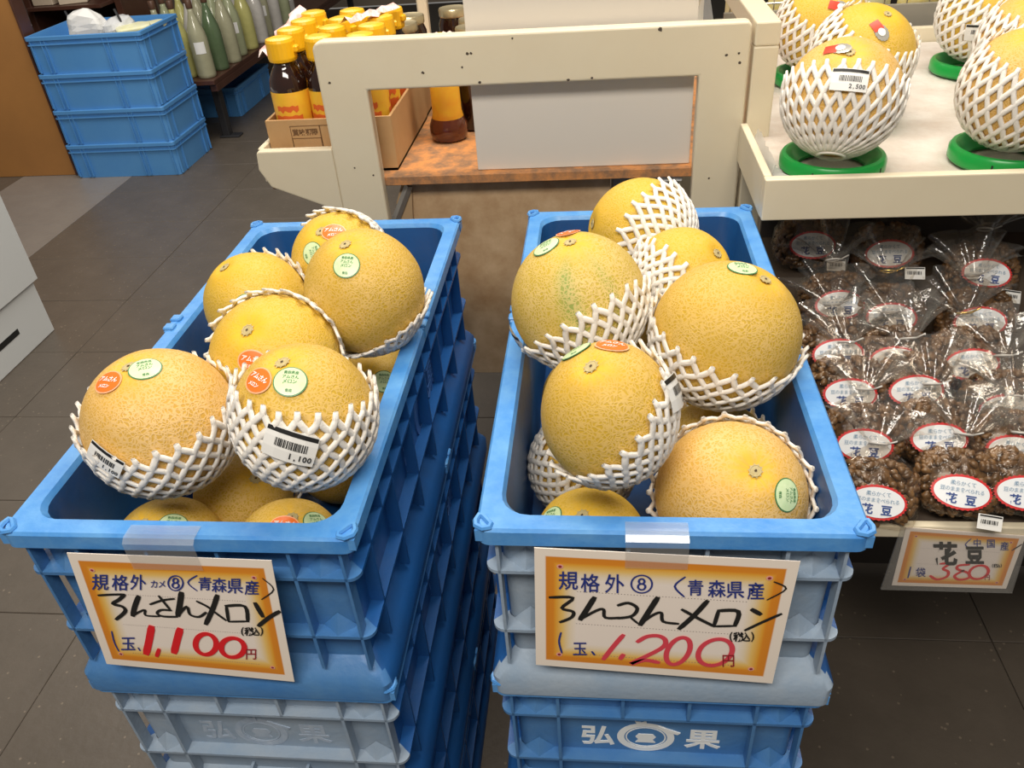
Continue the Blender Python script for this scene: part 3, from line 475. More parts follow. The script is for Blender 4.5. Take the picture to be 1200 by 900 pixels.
# ================================================================== melons
def frame(n, xdir=None):
    n = Vector(n).normalized(); x = Vector(xdir) if xdir else n.orthogonal(); x = (x-n*x.dot(n))
    x = x.normalized() if x.length > 1e-5 else n.orthogonal().normalized(); return x, n.cross(x), n
def patch(mb, R, st, n, xd, vs2, fs, off, mi=0):
    """lay flat 2D shapes onto the melon surface"""
    x, y, n = frame(n, xd); out = []
    for a, b in vs2:
        p = (n*R+x*a+y*b).normalized()*(R+off); out.append((p.x*st[0], p.y*st[1], p.z*st[2]))
    mb.add(out, fs, mi)
def disc2(rx, ry, n=28, rings=3, wob=0, nw=0):
    vs = [(0, 0)]; fs = []
    for k in range(1, rings+1):
        for i in range(n):
            a = 2*PI*i/n; q = 1+(wob*(1 if i % 2 else -1) if k == rings else 0); vs.append((rx*k/rings*q*math.cos(a), ry*k/rings*q*math.sin(a)))
    for i in range(n): fs.append((0, 1+i, 1+(i+1) % n))
    for k in range(rings-1):
        for i in range(n):
            j = (i+1) % n; fs.append((1+k*n+i, 1+(k+1)*n+i, 1+(k+1)*n+j, 1+k*n+j))
    return vs, fs
def text2(s, cx, cy, size, bold=0, track=.95, shear=0):
    V = []; F = []; n = len(s)
    for i, ch in enumerate(s):
        vs, fs = glyph(ch, bold); k = len(V); ox = cx+(i-(n-1)/2)*size*track
        dy = -.36 if ch in ',.' else 0; V += [(ox+(x+shear*y)*size, cy+(y+dy)*size) for x, y in vs]; F += [tuple(q+k for q in f) for f in fs]
    return V, F
def rect2(x0, x1, y0, y1, nx=4, ny=3):
    vs = [(x0+(x1-x0)*i/nx, y0+(y1-y0)*j/ny) for j in range(ny+1) for i in range(nx+1)]
    return vs, [(j*(nx+1)+i, j*(nx+1)+i+1, (j+1)*(nx+1)+i+1, (j+1)*(nx+1)+i) for j in range(ny) for i in range(nx)]
def sticker(parent, R, st, kind, n, xd, loc):
    b = MB(); T = MB()
    if kind == 'g':
        patch(b, R, st, n, xd, *disc2(.0160, .0150), .0012, 0); patch(b, R, st, n, xd, *disc2(.0148, .0138), .0015, 1)
        for s, y, z in (('青森県産', .0085, .0036), ('アムさん', .0040, .0040), ('メロン', -.0006, .0046), ('青森', -.0092, .0034)):
            patch(T, R, st, n, xd, *text2(s, 0, y, z, .01), .0019, 0)
        o = b.build('round_sticker', [GREENDK, GREENST], parent, loc, smooth=True); o['label'] = 'round pale green sticker with dark green print'
        T.build('sticker_print', GREENDK, o)
    elif kind == 'o':
        patch(b, R, st, n, xd, *disc2(.0165, .0130), .0016, 0); patch(b, R, st, n, xd, *disc2(.0148, .0114), .0019, 1)
        patch(T, R, st, n, xd, *text2('アムさん', 0, .0028, .0062, .03, .95, .2), .0023, 0); patch(T, R, st, n, xd, *text2('メロン', -.001, -.0050, .0046, .04, 1.0, .2), .0023, 0)
        o = b.build('oval_sticker', [ORLT, ORST], parent, loc, smooth=True); o['label'] = 'oval orange sticker with white lettering'
        T.build('sticker_print', WHITE, o)
    else:
        patch(b, R, st, n, xd, *disc2(.015, .0105, 28, 3, .04), .0014, 0); patch(b, R, st, n, xd, *rect2(-.022, -.004, -.009, .007), .0018, 1)
        patch(b, R, st, n, xd, *disc2(.0065, .0055), .0021, 2)
        o = b.build('foil_sticker', [HOLO, RED, WHITE], parent, loc, smooth=True); o['label'] = 'shiny foil sticker with red and white patches'
def price_tag(parent, R, st, n, xd, price, loc, s=1.0):
    b = MB(); n = Vector(n); w, h = .023*s, .014*s
    x, y, nn = frame(n, xd)
    patch(b, R, st, n, xd, *rect2(-w, w, -h, h), .0078, 0)
    patch(b, R, st, n, xd, *rect2(-w*.96, w*.96, h*.66, h*.93), .0082, 1)
    random.seed(3)
    cx = -w*.55
    while cx < w*.6:
        bw = random.choice((.0004, .0007, .001)); patch(b, R, st, n, xd, *rect2(cx, cx+bw, -h*.15, h*.35, 1, 1), .0082, 1); cx += bw+random.choice((.0005, .0009))
    patch(b, R, st, n, xd, *text2(price, w*.45, -h*.55, .0075*s, .02, .55), .0082, 1)
    o = b.build('price_tag', [WHITE, INK], parent, loc); o['label'] = 'small white barcode price tag'
    return o
FR = .0035
def foam_net(parent, R, st, A, th, N, h, loc, seed, wobble=1.0):
    rnd = random.Random(seed); x, y, z = frame(A); mb = MB(); rows = max(2, round((th-.22)/(h/2))); hh = (th-.22)/rows
    n = rows*4+1; ph0 = rnd.random()
    for fam in (1, -1):
        for i in range(N):
            pts = []; nr = []
            for k in range(n):
                u = k/(n-1); t = .22+(th-.22)*u
                ph = 2*PI*(i+ph0)/N+fam*(PI/N)*(t-.22)/hh
                node = abs(math.sin(PI*(k/4)))          # 0 at a node
                d = x*math.cos(ph)*math.sin(t)+y*math.sin(ph)*math.sin(t)-z*math.cos(t)
                wv = noise.noise(d*4+Vector((seed, 0, 0)))
                t2 = t+.05*wobble*wv*u; ph2 = ph+.06*wobble*noise.noise(d*3+Vector((0, seed, 0)))
                d = x*math.cos(ph2)*math.sin(t2)+y*math.sin(ph2)*math.sin(t2)-z*math.cos(t2)
                lift = .0022+.0008*(1 if fam > 0 else -.3)*node+(.0035*wobble*max(0, (u-.80)/.20)**2)*(1+.8*noise.noise(d*5+Vector((seed, 3, 0))))
                p = d*(R+lift); pts.append((p.x*st[0], p.y*st[1], p.z*st[2])); nr.append(d)
            if n > 1:
                t3 = t2+.0068/R; d = x*math.cos(ph2)*math.sin(t3)+y*math.sin(ph2)*math.sin(t3)-z*math.cos(t3); p = d*(R+lift+.0030); pts.append((p.x*st[0], p.y*st[1], p.z*st[2])); nr.append(d)
            FRr = FR if N < 27 else .0039
            rad = [(FRr if k else .002) for k in range(n)]+[.0026]
            mb.tube(pts, rad, 6, flat=.58, nrm=nr)
    # thick gathered foot of the net
    pts = []
    for i in range(28):
        a = 2*PI*i/28; d = x*math.cos(a)*math.sin(.22)+y*math.sin(a)*math.sin(.22)-z*math.cos(.22); p = d*(R+.003); pts.append((p.x*st[0], p.y*st[1], p.z*st[2]))
    mb.tube(pts, .0035, 6, closed=True)
    o = mb.build('foam_net', FOAM, parent, loc, smooth=True); o['label'] = 'white foam net sleeve'
    return o
def make_melon(name, spec, label, group, price, mi, tagscale=1.0, dip=.0):
    c, R, st, stem, A, th, stk, tg, N, h = spec
    base = c[2]-R*st[2]
    t = thing('melon', label, 'melon', (c[0], c[1], base), group=group); loc = (0, 0, R*st[2])
    rnd = random.Random(hash(name) % 1000 if False else sum(map(ord, name))); off = Vector((rnd.random()*9, rnd.random()*9, 0))
    sd = Vector(stem).normalized(); nu, nv = 64, 34; x, y, z = frame(sd); vs = []; fs = []; att = []; gs = []
    for j in range(nv+1):
        tt = PI*j/nv
        for i in range(nu):
            a = 2*PI*i/nu; d = x*math.cos(a)*math.sin(tt)+y*math.sin(a)*math.sin(tt)+z*math.cos(tt)
            r = R*(1+.008*noise.noise(d*2+off))-.0035*math.exp(-(tt/.16)**2)+.0008*math.exp(-((tt-.27)/.1)**2)
            vs.append((d.x*r*st[0], d.y*r*st[1], d.z*r*st[2])); att.append(max(0, 1-tt/.62)**1.3*(.75+.25*math.cos(a*11+2*math.sin(a*3))))
            q = math.exp(-((a-3.9+.12*math.sin(3*tt))/.20)**2)+.6*math.exp(-((a-4.6)/.12)**2)+.4*math.exp(-((a-1.2)/.3)**2); gs.append(min(1, q)*min(1, max(0, (tt-.25)*2.5)))
    for j in range(nv):
        for i in range(nu): fs.append((j*nu+i, j*nu+(i+1) % nu, (j+1)*nu+(i+1) % nu, (j+1)*nu+i))
    mb = MB(); mb.add(vs, fs); o = mb.build('skin', MEL[mi], t, loc, smooth=True); me = o.data
    at = me.attributes.new('smooth_end', 'FLOAT', 'POINT'); at.data.foreach_set('value', att)
    if mi == 3: at = me.attributes.new('green_streak', 'FLOAT', 'POINT'); at.data.foreach_set('value', gs)
    # stem scar: corky ring with a dark pit
    s = MB(); patch(s, R, st, sd, None, *disc2(.0074, .0062, 20, 3, .18), -.0010, 0); patch(s, R, st, sd, None, *disc2(.0017, .0012, 9, 2, .2), -.0004, 1)
    ringv = [];
    for i in range(20):
        a = 2*PI*i/20; p = (sd*R+x*.0062*math.cos(a)+y*.0052*math.sin(a)).normalized()*(R-.0012); ringv.append((p.x*st[0], p.y*st[1], p.z*st[2]))
    s.tube(ringv, .0007, 5, 0, closed=True); s.build('stem_scar', [STEMC, mat('dark_stem_pit', (.06, .035, .015), .9)], t, loc, smooth=True)
    for kd, a, b in stk: sticker(t, R, st, kd, a, b, loc)
    if th: foam_net(t, R, st, A, th, N, h, loc, sum(map(ord, name)), .5 if name[0] == 'T' else 1.0)
    if tg: price_tag(t, R, st, tg[0], tg[1], price, loc, .78 if name == 'L1' else tagscale)
    return t
ML = {
 'L1': ('tan melon at front left of the left crate with orange and green stickers', 1),
 'L2': ('golden melon in tall net with barcode tag at front of the left crate', 0),
 'L3': ('golden melon in the left crate just behind the one with the barcode tag', 2),
 'L4': ('smooth yellow melon against the left wall of the left crate', 2),
 'L5': ('large golden melon at the right wall of the left crate with one green sticker', 0),
 'L6': ('farthest melon in the left crate, half hidden by the large golden melon', 2),
 'L7': ('low yellow melon at the front left bottom of the left crate', 0),
 'L8': ('low melon at the front right bottom of the left crate with two stickers', 0),
 'L9': ('shaded melon deep in the left crate between the two front ones', 0),
 'L10': ('dark shaded melon in the left crate under the large golden one', 0),
 'R1': ('farthest melon in the right crate with the net on its right half', 2),
 'R2': ('smooth pale yellow melon in the right crate with net on its left', 2),
 'R3': ('green streaked melon leaning over the left rim of the right crate', 3),
 'R4': ('large golden melon on the right side of the right crate, green sticker on top', 0),
 'R5': ('tall melon at the middle front of the right crate, orange sticker above its stem', 0),
 'R6': ('big orange-tan melon at the front right of the right crate, stem facing forward', 1),
 'R7': ('low bright yellow melon just behind the front rim of the right crate', 2),
 'R8': ('shaded melon with net at the left wall bottom of the right crate', 0),
 'R9': ('shaded olive melon wedged under the large golden one in the right crate', 0),
 'T1': ('pale melon in tall white net on green ring, front left of the upper tray', 1),
 'T2': ('golden melon with foil stickers in tilted net, right behind the front left tray melon', 2),
 'T3': ('farthest left melon on the tray in a tilted net', 2),
 'T4': ('melon in net at the back right of the tray with small price tag', 2),
 'T5': ('tan melon in white net on green ring at the front right edge of the tray', 1),
 'T6': ('netted melon on the tray just behind the front right one', 1)}
for k, sp in MELONS.items():
    lb, mi = ML[k]
    g = {'L': 'melons in the left crate', 'R': 'melons in the right crate', 'T': 'netted melons on the tray'}[k[0]]
    pr = {'L': '1,100', 'R': '1,200', 'T': '2,500'}[k[0]]
    make_melon(k, sp, lb, g, pr, mi)
# lower layer carrying the visible melons
for k, (x, y, z) in enumerate(((-.355, .27, .795), (-.215, .26, .79), (-.33, .42, .79), (-.20, .50, .79), (-.34, .58, .79), (.10, .37, .79), (.24, .41, .79), (.12, .53, .79), (.24, .58, .79))):
    make_melon('H%d' % k, ((x, y, z), .0665, (1, 1, 1), (.2, -.2, 1), (0, 0, 1), None, [], None, 0, 0), 'plain bottom layer melon in the %s crate, %s' % ('left' if x < 0 else 'right', ('near left wall towards the front', 'centre line towards the front', 'near its left wall, past the middle', 'near its right wall, towards the back', 'in its back left corner', 'near its left wall, in the middle', 'near its right wall, in the middle', 'near its left wall, towards the back', 'in its back right corner')[k]), 'melons of the bottom layer', '', 0)

# green rings under the tray melons
ring_me = None
names = {'T1': 'green plastic ring under the front left tray melon', 'T2': 'green plastic ring under the tray melon with foil stickers', 'T3': 'green plastic ring under the farthest left tray melon',
         'T4': 'green plastic ring under the back right tray melon', 'T5': 'green plastic ring under the front right tray melon', 'T6': 'green ring under the tray melon behind the front right one'}
for k in names:
    c = MELONS[k][0]
    if ring_me is None:
        mb = MB(); mb.lathe([(.050, .0), (.074, .0), (.0775, .004), (.0775, .018), (.0745, .023), (.069, .024), (.064, .021), (.058, .010), (.050, .004)], 48, cap=False)
        mb.rings([[(.050*math.cos(2*PI*i/48), .050*math.sin(2*PI*i/48), z) for i in range(48)] for z in (0, .004)])
        ring_me = mb.mesh('melon_ring', GRING, ang=40)
        nb = MB()
        for a in (-2.15, -.75, 1.0, 2.6): 
            ca, sa = math.cos(a), math.sin(a); nb.add([(ca*.0780-sa*w, sa*.0780+ca*w, z) for w in (-.0012, .0012) for z in (.0, .016)]+[(ca*.0755-sa*w, sa*.0755+ca*w, z) for w in (-.0012, .0012) for z in (.0, .016)], [(0, 1, 3, 2), (0, 4, 5, 1), (2, 3, 7, 6), (1, 5, 7, 3)])
        notch = nb.mesh('notch', BLACK)
    o = bpy.data.objects.new('melon_ring', ring_me); COL.objects.link(o); o.location = (c[0], c[1], .9655)
    tag(o, names[k], 'ring', 'green rings under the tray melons'); q = bpy.data.objects.new('notch', notch); COL.objects.link(q); q.parent = o

# ================================================================== price cards
INKS = {'k': INK, 'b': BINK, 'r': RINK, 'p': PINK_, 'd': DINK}
def price_card(D, label, sleeve=0, tape=None):
    ox, oy, oz = D['origin']; Q = D['quad']; zb = min(q[1] for q in Q)
    t = thing('price_card', label, 'price card', (ox, oy, oz+zb))
    def P(x, z, y=0): return (x, y, z-zb)
    nx, nz = 12, 8; vs = []; uv = []
    for layer in (0, .0008):
        for j in range(nz+1):
            for i in range(nx+1):
                u, v = i/nx, j/nz
                a = Vector(Q[3]).lerp(Vector(Q[2]), u); b = Vector(Q[0]).lerp(Vector(Q[1]), u); p = a.lerp(b, v); vs.append(P(p.x, p.y, layer)); uv.append((u, v))
    n1 = nx+1; m1 = n1*(nz+1); fs = [(j*n1+i, j*n1+i+1, (j+1)*n1+i+1, (j+1)*n1+i) for j in range(nz) for i in range(nx)]
    fs += [tuple(m1+i for i in f[::-1]) for f in fs]
    rim = [i for i in range(n1)]+[(j+1)*n1-1 for j in range(1, nz+1)]+[nz*n1+i for i in range(nx-1, -1, -1)]+[j*n1 for j in range(nz-1, 0, -1)]
    fs += [(rim[k], rim[(k+1) % len(rim)], rim[(k+1) % len(rim)]+m1, rim[k]+m1) for k in range(len(rim))]
    me = bpy.data.meshes.new('card'); me.from_pydata(vs, [], fs); me.materials.append(CARDSTOCK); ul = me.uv_layers.new(name='UVMap')
    for l in me.loops: ul.data[l.index].uv = uv[l.vertex_index]
    o = bpy.data.objects.new('card', me); COL.objects.link(o); o.parent = t
    B = {}
    for col, w, pts, cl in D['strokes']:
        v2, f2 = ribbon(pts, w, cl); k = B.setdefault(col, MB()); dz = -.0006-.00004*(len(k.v) % 7); k.add([P(a, b, dz) for a, b in v2], f2)
    for col, ch, p0, a, b in D['glyphs']:
        s_ = list(ch); n = len(s_)
        full, ff = (glyph(ch, .012) if ch not in ('花', '豆') else glyph(ch, .03)) if n == 1 else text2(ch, 0, 0, .9, .03, .72)
        k = B.setdefault(col, MB()); k.add([P(p0[0]+a[0]*x+b[0]*y, p0[1]+a[1]*x+b[1]*y, -.0009) for x, y in full], ff)
    for col, k in B.items():
        q = k.build({'k': 'black_lettering', 'b': 'blue_lettering', 'r': 'red_price', 'p': 'red_price', 'd': 'yen_mark'}[col], INKS[col], t)
    # little red corner dots and the dotted writing lines
    def uvp(u, v): a = Vector(Q[3]).lerp(Vector(Q[2]), u); b = Vector(Q[0]).lerp(Vector(Q[1]), u); return a.lerp(b, v)
    dm = MB(); W_ = (Vector(Q[1])-Vector(Q[0])).length
    for u, v in ((.10, .87), (.90, .87), (.10, .12), (.90, .12)):
        c = uvp(u, v)
        for r_, mi, dz in ((.0030, 0, -.0004), (.0016, 1, -.0006)):
            d2, f2 = disc2(r_*W_/.22, r_*W_/.22, 10, 1); dm.add([P(c.x+x, c.y+y, dz) for x, y in d2], f2, mi)
    for v in (.68, .41, .14):
        for i in range(54):
            c = uvp(.17+.66*i/53, v); w = W_*.0022; dm.add([P(c.x-w, c.y-w*.7, -.0004), P(c.x+w, c.y-w*.7, -.0004), P(c.x+w, c.y+w*.7, -.0004), P(c.x-w, c.y+w*.7, -.0004)], [(0, 1, 2, 3)], 2)
    dm.build('corner_dots', [mat('pale_pink_print', (.80, .38, .30), .5), mat('maroon_dot', (.28, .02, .04), .5), mat('grey_dot', (.25, .22, .22), .5)], t)
    if sleeve:
        sm = MB(); q = [uvp(-.04, 1.0), uvp(1.03, 1.0), uvp(1.06, -.07), uvp(-.09, -.07)]
        sm.add([P(v.x, v.y, -.0016) for v in q]+[P(v.x, v.y, .0014) for v in q], [(0, 1, 2, 3), (7, 6, 5, 4), (2, 3, 7, 6), (0, 3, 7, 4), (1, 2, 6, 5)]); sm.build('clear_sleeve', LAMIN, t)
    if tape:
        x0, x1, zt, y_top = tape; tm = MB()
        path = [(.020, zt+.0009), (.012, zt+.0012), (.004, zt+.0010), (-.0012, zt-.003), (-.0014, zt-.018), (-.0014, zt-.036)]
        vs = []; 
        for yy, z in path: vs += [(x0-ox, yy, z-oz-zb), (x1-ox, yy, z-oz-zb)]
        tm.add(vs, [(2*i, 2*i+1, 2*i+3, 2*i+2) for i in range(len(path)-1)]); tm.build('tape', TAPEM, t)
    return t
price_card(CARD_L, 'handwritten orange-bordered melon price card reading 1,100 taped to the left crate', tape=(-.325, -.256, .919, 0))
price_card(CARD_R, 'handwritten orange-bordered melon price card reading 1,200 taped to the right crate', tape=(.134, .189, .919, 0))
price_card(CARD_B, 'small orange-bordered price card reading 380 in a clear sleeve under the bean bags', sleeve=1)

# ================================================================== cream display cart behind the crates
Y0 = .90
t = thing('display_cart', 'cream painted cart with chipped frame and particle board shelf', 'cart', (-.02, Y0, 0))
def L_(mb, nm, m, **k): return mb.build(nm, m, t, (.02, -Y0, 0), **k)
fr = MB()
fr.prism([(-.372, 0), (-.288, 0), (-.288, 1.066), (.276, 1.066), (.276, 0), (.356, 0), (.356, 1.142), (.350, 1.148), (-.355, 1.150), (-.366, 1.147), (-.372, 1.138)], 'y', Y0, Y0+.028)
o = L_(fr, 'end_frame', CREAM); bv = o.modifiers.new('b', 'BEVEL'); bv.width = .006; bv.segments = 3; bv.limit_method = 'ANGLE'
gs = MB(); gs.prism([(-.372, .848), (-.403, .855), (-.502, .897), (-.519, .931), (-.516, .962), (-.512, .966), (-.372, .966)], 'y', Y0+.001, Y0+.020)
o = L_(gs, 'shelf_end_plate', CREAM); bv = o.modifiers.new('b', 'BEVEL'); bv.width = .003; bv.segments = 2; bv.limit_method = 'ANGLE'
L_(MB().box(-.519, -.509, Y0+.02, 1.75, .90, .966, b=.002), 'shelf_side_lip', CREAM)
L_(MB().box(-.508, .345, Y0+.020, 1.85, .886, .903, b=.001), 'particle_board_shelf', OSB)
L_(MB().box(-.372, -.345, 1.80, 1.83, 0, 1.14, b=.004), 'rear_post', CREAM); L_(MB().box(.316, .345, 1.80, 1.83, 0, 1.14, b=.004), 'rear_post', CREAM)
L_(MB().box(-.262, .132, .955, .967, .435, .884, b=.001), 'mottled_back_board', MOTTLE)
L_(MB().box(.134, .188, .965, .990, 0, .884, b=.003), 'grey_upright', mat('grey_paint', (.30, .30, .29), .5))
br = MB(); br.tube([(-.292, .945, .795), (-.250, .945, .876)], .008, 4); L_(br, 'brace', STEEL)
L_(MB().prism([(-.262, .70), (-.280, .84), (-.262, .884), (-.245, .884)], 'y', .948, .9545), 'tan_gusset', mat('tan_board', (.42, .28, .15), .7))
L_(MB().box(.222, .262, Y0+.03, .96, .873, .884, b=.002), 'white_bracket', WHITE)
# chips in the paint, where the photograph shows them
ch = MB(); rnd = random.Random(5)
for (x, z, s) in ((-.352, 1.082, .004), (-.186, 1.092, .0045), (-.118, 1.098, .003), (-.107, 1.1195, .005), (-.101, 1.1195, .004), (-.03, 1.140, .003), (.21, 1.142, .006), (.338, 1.10, .0035), (.340, 1.085, .004), (.318, 1.098, .004), (-.302, .915, .003), (.305, .89, .003), (-.09, 1.072, .004), (.06, 1.070, .004), (.10, 1.071, .004), (-.335, .93, .003)):
    n = 7; ch.add([(x+s*rnd.uniform(.6, 1)*math.cos(2*PI*i/n)*.8, Y0-.0006, z+s*rnd.uniform(.5, 1)*math.sin(2*PI*i/n)*.7) for i in range(n)], [tuple(range(n))])
L_(ch, 'paint_chips', CREAMD)
tag(MB().box(-.113, .2735, .940, .950, .9035, 1.235, b=.001).build('display_board', WPANEL), 'large blank white panel standing on the cart shelf behind the crossbar', 'panel')
# clear plastic sheet at the right end of the cart
pl = MB(); n = 10
for i in range(n):
    x = .275+.055*i/(n-1)
pl.rings([[(.275+.06*i/9, 1.0+.35*k/4, 1.02+.09*math.sin(i*.6+k*.5)*.4+.02*k) for i in range(10)] for k in range(5)], loop=False)
tag(pl.build('plastic_sheet', film('wrinkled_clear_sheet', haze=.3, gloss=.1), smooth=True), 'crumpled clear plastic sheet behind the white panel on the cart', 'plastic sheet')

# cardboard box with sauce bottles
bt = thing('cardboard_box', 'open brown cardboard box with printed panels holding yellow-capped sauce bottles', 'box', (-.402, 1.22, .903))
def Bx(mb, nm, m): return mb.build(nm, m, bt, (.402, -1.22, -.903))
bx0, bx1, by0, by1 = -.507, -.268, .955, 1.275
Bx(MB().box(bx0, bx1, by0, by1, .9035, .908), 'bottom', CARD_)
Bx(MB().box(bx0+.005, bx1-.005, by0, by0+.005, .9035, 1.005), 'side_panel', CARD_)
Bx(MB().box(bx0+.005, bx1-.005, by1-.005, by1, .9035, 1.005), 'side_panel', CARD_)
Bx(MB().box(bx0, bx0+.005, by0, by1, .9035, 1.005), 'side_panel', CARD_)
Bx(MB().box(bx1-.005, bx1, by0, by1, .9035, 1.005), 'side_panel', CARD_)
pr = MB(); yy = by0-.0008
def frm(x0, x1, z0, z1, w=.0011, mi=0):
    for a in ((x0, x1, z0, z0+w), (x0, x1, z1-w, z1), (x0, x0+w, z0, z1), (x1-w, x1, z0, z1)): pr.add([(a[0], yy, a[2]), (a[1], yy, a[2]), (a[1], yy, a[3]), (a[0], yy, a[3])], [(0, 1, 2, 3)], mi)
frm(-.462, -.405, .948, .994); frm(-.405, -.345, .948, .994); frm(-.462, -.405, .948, .971)
frm(-.490, -.420, .908, .938, .0013, 1); frm(-.490, -.420, .908, .923, .0013, 1)
text_faces(pr, '賞味期限', (-.434, yy, .982), (1, 0, 0), (0, 0, 1), .0125, .03); text_faces(pr, '商品コード', (-.456, yy, .9305), (1, 0, 0), (0, 0, 1), .0115, .03, 1)
text_faces(pr, '0-1177-06', (-.455, yy, .9155), (1, 0, 0), (0, 0, 1), .011, .02, 1, .6)
Bx(pr, 'box_print', [BROWNINK, REDINK2])
def bottle_print(t, r):
    m = MB()
    for a0 in (0, PI*2/3, PI*4/3):
        for (u0, u1, z0, z1) in ((-.75, .75, .070, .082), (-.55, .6, .088, .096)):
            n = 8; vs = []
            for i in range(n+1):
                a = a0-PI/2+u0+(u1-u0)*i/n; w = .0025*math.sin(i*2.4)
                vs += [(r*math.cos(a), r*math.sin(a), z0+w), (r*math.cos(a), r*math.sin(a), z1+w*.4)]
            m.add(vs, [(2*i, 2*i+2, 2*i+3, 2*i+1) for i in range(n)])
        vs = []
        for i in range(9): a = a0-PI/2-.9+1.8*i/8; vs += [(r*math.cos(a), r*math.sin(a), .034), (r*math.cos(a), r*math.sin(a), .041)]
        m.add(vs, [(2*i, 2*i+2, 2*i+3, 2*i+1) for i in range(8)], 1)
    m.build('label_print', [mat('orange_red_print', (.72, .13, .02), .45), WHITE], t, smooth=True)
def sauce_bottle(label, loc, group, kind=0):
    t = thing('sauce_bottle', label, 'bottle', loc, group=group)
    if kind: t.scale = (1.08,)*3
    if kind == 0:
        MB().lathe([(.024, 0), (.0275, .003), (.0285, .01), (.0285, .118), (.027, .130), (.019, .145), (.0155, .150), (.0155, .160)], 24).build('body', SAUCE, t, smooth=True)
        lb = MB(); lb.lathe([(.0288, .030), (.0290, .031), (.0290, .114), (.0288, .115)], 24, cap=False); lb.build('label', [YLAB], t, smooth=True); bottle_print(t, .0293)
    else:
        MB().lathe([(.028, 0), (.034, .004), (.036, .014), (.036, .028), (.031, .040), (.027, .048), (.026, .118), (.022, .140), (.0155, .150), (.0155, .160)], 28).build('body', SAUCE2, t, smooth=True)
        lb = MB(); lb.lathe([(.0298, .040), (.0302, .041), (.0275, .052), (.0272, .112)], 28, cap=False); lb.build('label', [YLAB], t, smooth=True)
    c = MB(); c.lathe([(.0165, .154), (.0205, .156), (.0215, .160), (.0208, .182), (.0195, .186), (.012, .188)], 22); c.box(.017, .026, -.006, .006, .166, .176, b=.002); c.build('cap', YCAP, t, smooth=False)
    return t
proto = None; rows = [1.000, 1.078, 1.156, 1.234]; cols = [-.466, -.388, -.310]
desc = ['nearest', 'second', 'third', 'farthest']; cd = ['left', 'middle', 'right']
for j, y in enumerate(rows):
    for i, x in enumerate(cols):
        lab = 'yellow-capped sauce bottle in the cardboard box, %s row, %s column' % (desc[j], cd[i])
        lo = (x+random.uniform(-.003, .003), y, .908)
        if proto is None: proto = sauce_bottle(lab, lo, 'sauce bottles in the cardboard box'); proto.scale = (1.24,)*3
        else:
            c = copy_tree(proto, None, lab); c.location = lo; c.scale = (1.24,)*3; c.rotation_euler.z = random.uniform(-.8, .8)
sauce_bottle('single round-bottomed sauce bottle standing alone left of the white panel', (-.195, 1.13, .903), None, 1)
b2 = thing('cardboard_box', 'second cardboard box behind the one with sauce bottles, holding dark jars', 'box', (-.388, 1.40, .903))
def B2(mb, nm, m): return mb.build(nm, m, b2, (.388, -1.40, -.903))
B2(MB().box(-.505, -.270, 1.280, 1.545, .9035, .908), 'bottom', CARD_)
for a in ((-.500, -.275, 1.280, 1.285), (-.500, -.275, 1.540, 1.545), (-.505, -.500, 1.280, 1.545), (-.275, -.270, 1.280, 1.545)): B2(MB().box(*a, .9035, 1.000), 'side_panel', CARD_)
# torn red and white wrap lying over caps
w = MB(); w.rings([[(-.45+.055*i+.02*k+.006*math.sin(i*2.1+k), .99+.05*k+.06*i, 1.099+.006*math.sin(i*1.7+k*2.2)+.002*k) for i in range(7)] for k in range(3)], loop=False)
#tag(w.build('torn_wrap', PINKF, smooth=True), 'torn red and white shrink wrap lying on the bottle caps', 'wrap')
for lbx, a, b in (('twisted red and white wrap strip along the left edge of the box of sauce bottles', (-.512, 1.03, 1.10), (-.500, 1.25, 1.14)), ('red and white wrap scrap among the right hand bottle caps', (-.36, 1.08, 1.142), (-.29, 1.19, 1.145)), ('flat pink wrap scrap on the lone sauce bottle beside the jars', (-.225, 1.13, 1.095), (-.175, 1.14, 1.098))):
    m = MB(); A_, B_ = Vector(a), Vector(b); vs = []
    for k in range(9):
        p = A_.lerp(B_, k/8); ww = .010+.007*math.sin(k*1.9); vs += [(p.x-ww, p.y, p.z+.004*math.sin(k*2)), (p.x, p.y+.003, p.z+.009+.003*math.cos(k*3)), (p.x+ww, p.y, p.z+.003*math.sin(k*2.7))]
    m.add(vs, [(3*i+q, 3*i+q+1, 3*i+q+4, 3*i+q+3) for i in range(8) for q in (0, 1)]); tag(m.build('wrap_scrap', PINKF, smooth=True), lbx, 'wrap', 'torn shrink wrap scraps')
# dark jars and lids behind
jp = None
JX = [(-.456, 1.33), (-.378, 1.33), (-.310, 1.33), (-.456, 1.41), (-.378, 1.41), (-.310, 1.41), (-.225, 1.50)]
jd = ['left in its front row', 'middle of its front row', 'right in its front row', 'left in its back row', 'middle of its back row', 'right in its back row', '']
for (x, y), d in zip(JX, jd):
    lab = 'dark jar with gold lid in the rear cardboard box, %s' % d if d else 'dark jar with gold lid standing beside the rear cardboard box'
    if jp is None:
        jp = thing('jar', lab, 'jar', (x, y, .9085), group='dark jars on the cart shelf')
        MB().lathe([(.030, 0), (.036, .004), (.036, .15), (.030, .165), (.030, .172)], 24).build('glass', SAUCE, jp, smooth=True)
        MB().lathe([(.032, .165), (.0335, .167), (.0335, .180), (.032, .183), (.024, .181)], 24).build('lid', GOLD, jp, ang=30)
    else: c = copy_tree(jp, None, lab); c.location = (x, y, .9085 if d else .9035)
for i, (x, y) in enumerate(((-.150, 1.20), (-.155, 1.285), (-.160, 1.37))):
    c = copy_tree(jp, None, 'dark gold-lidded jar beside the white panel, %s from the front' % ('first', 'second', 'third')[i]); c.location = (x, y, .903)

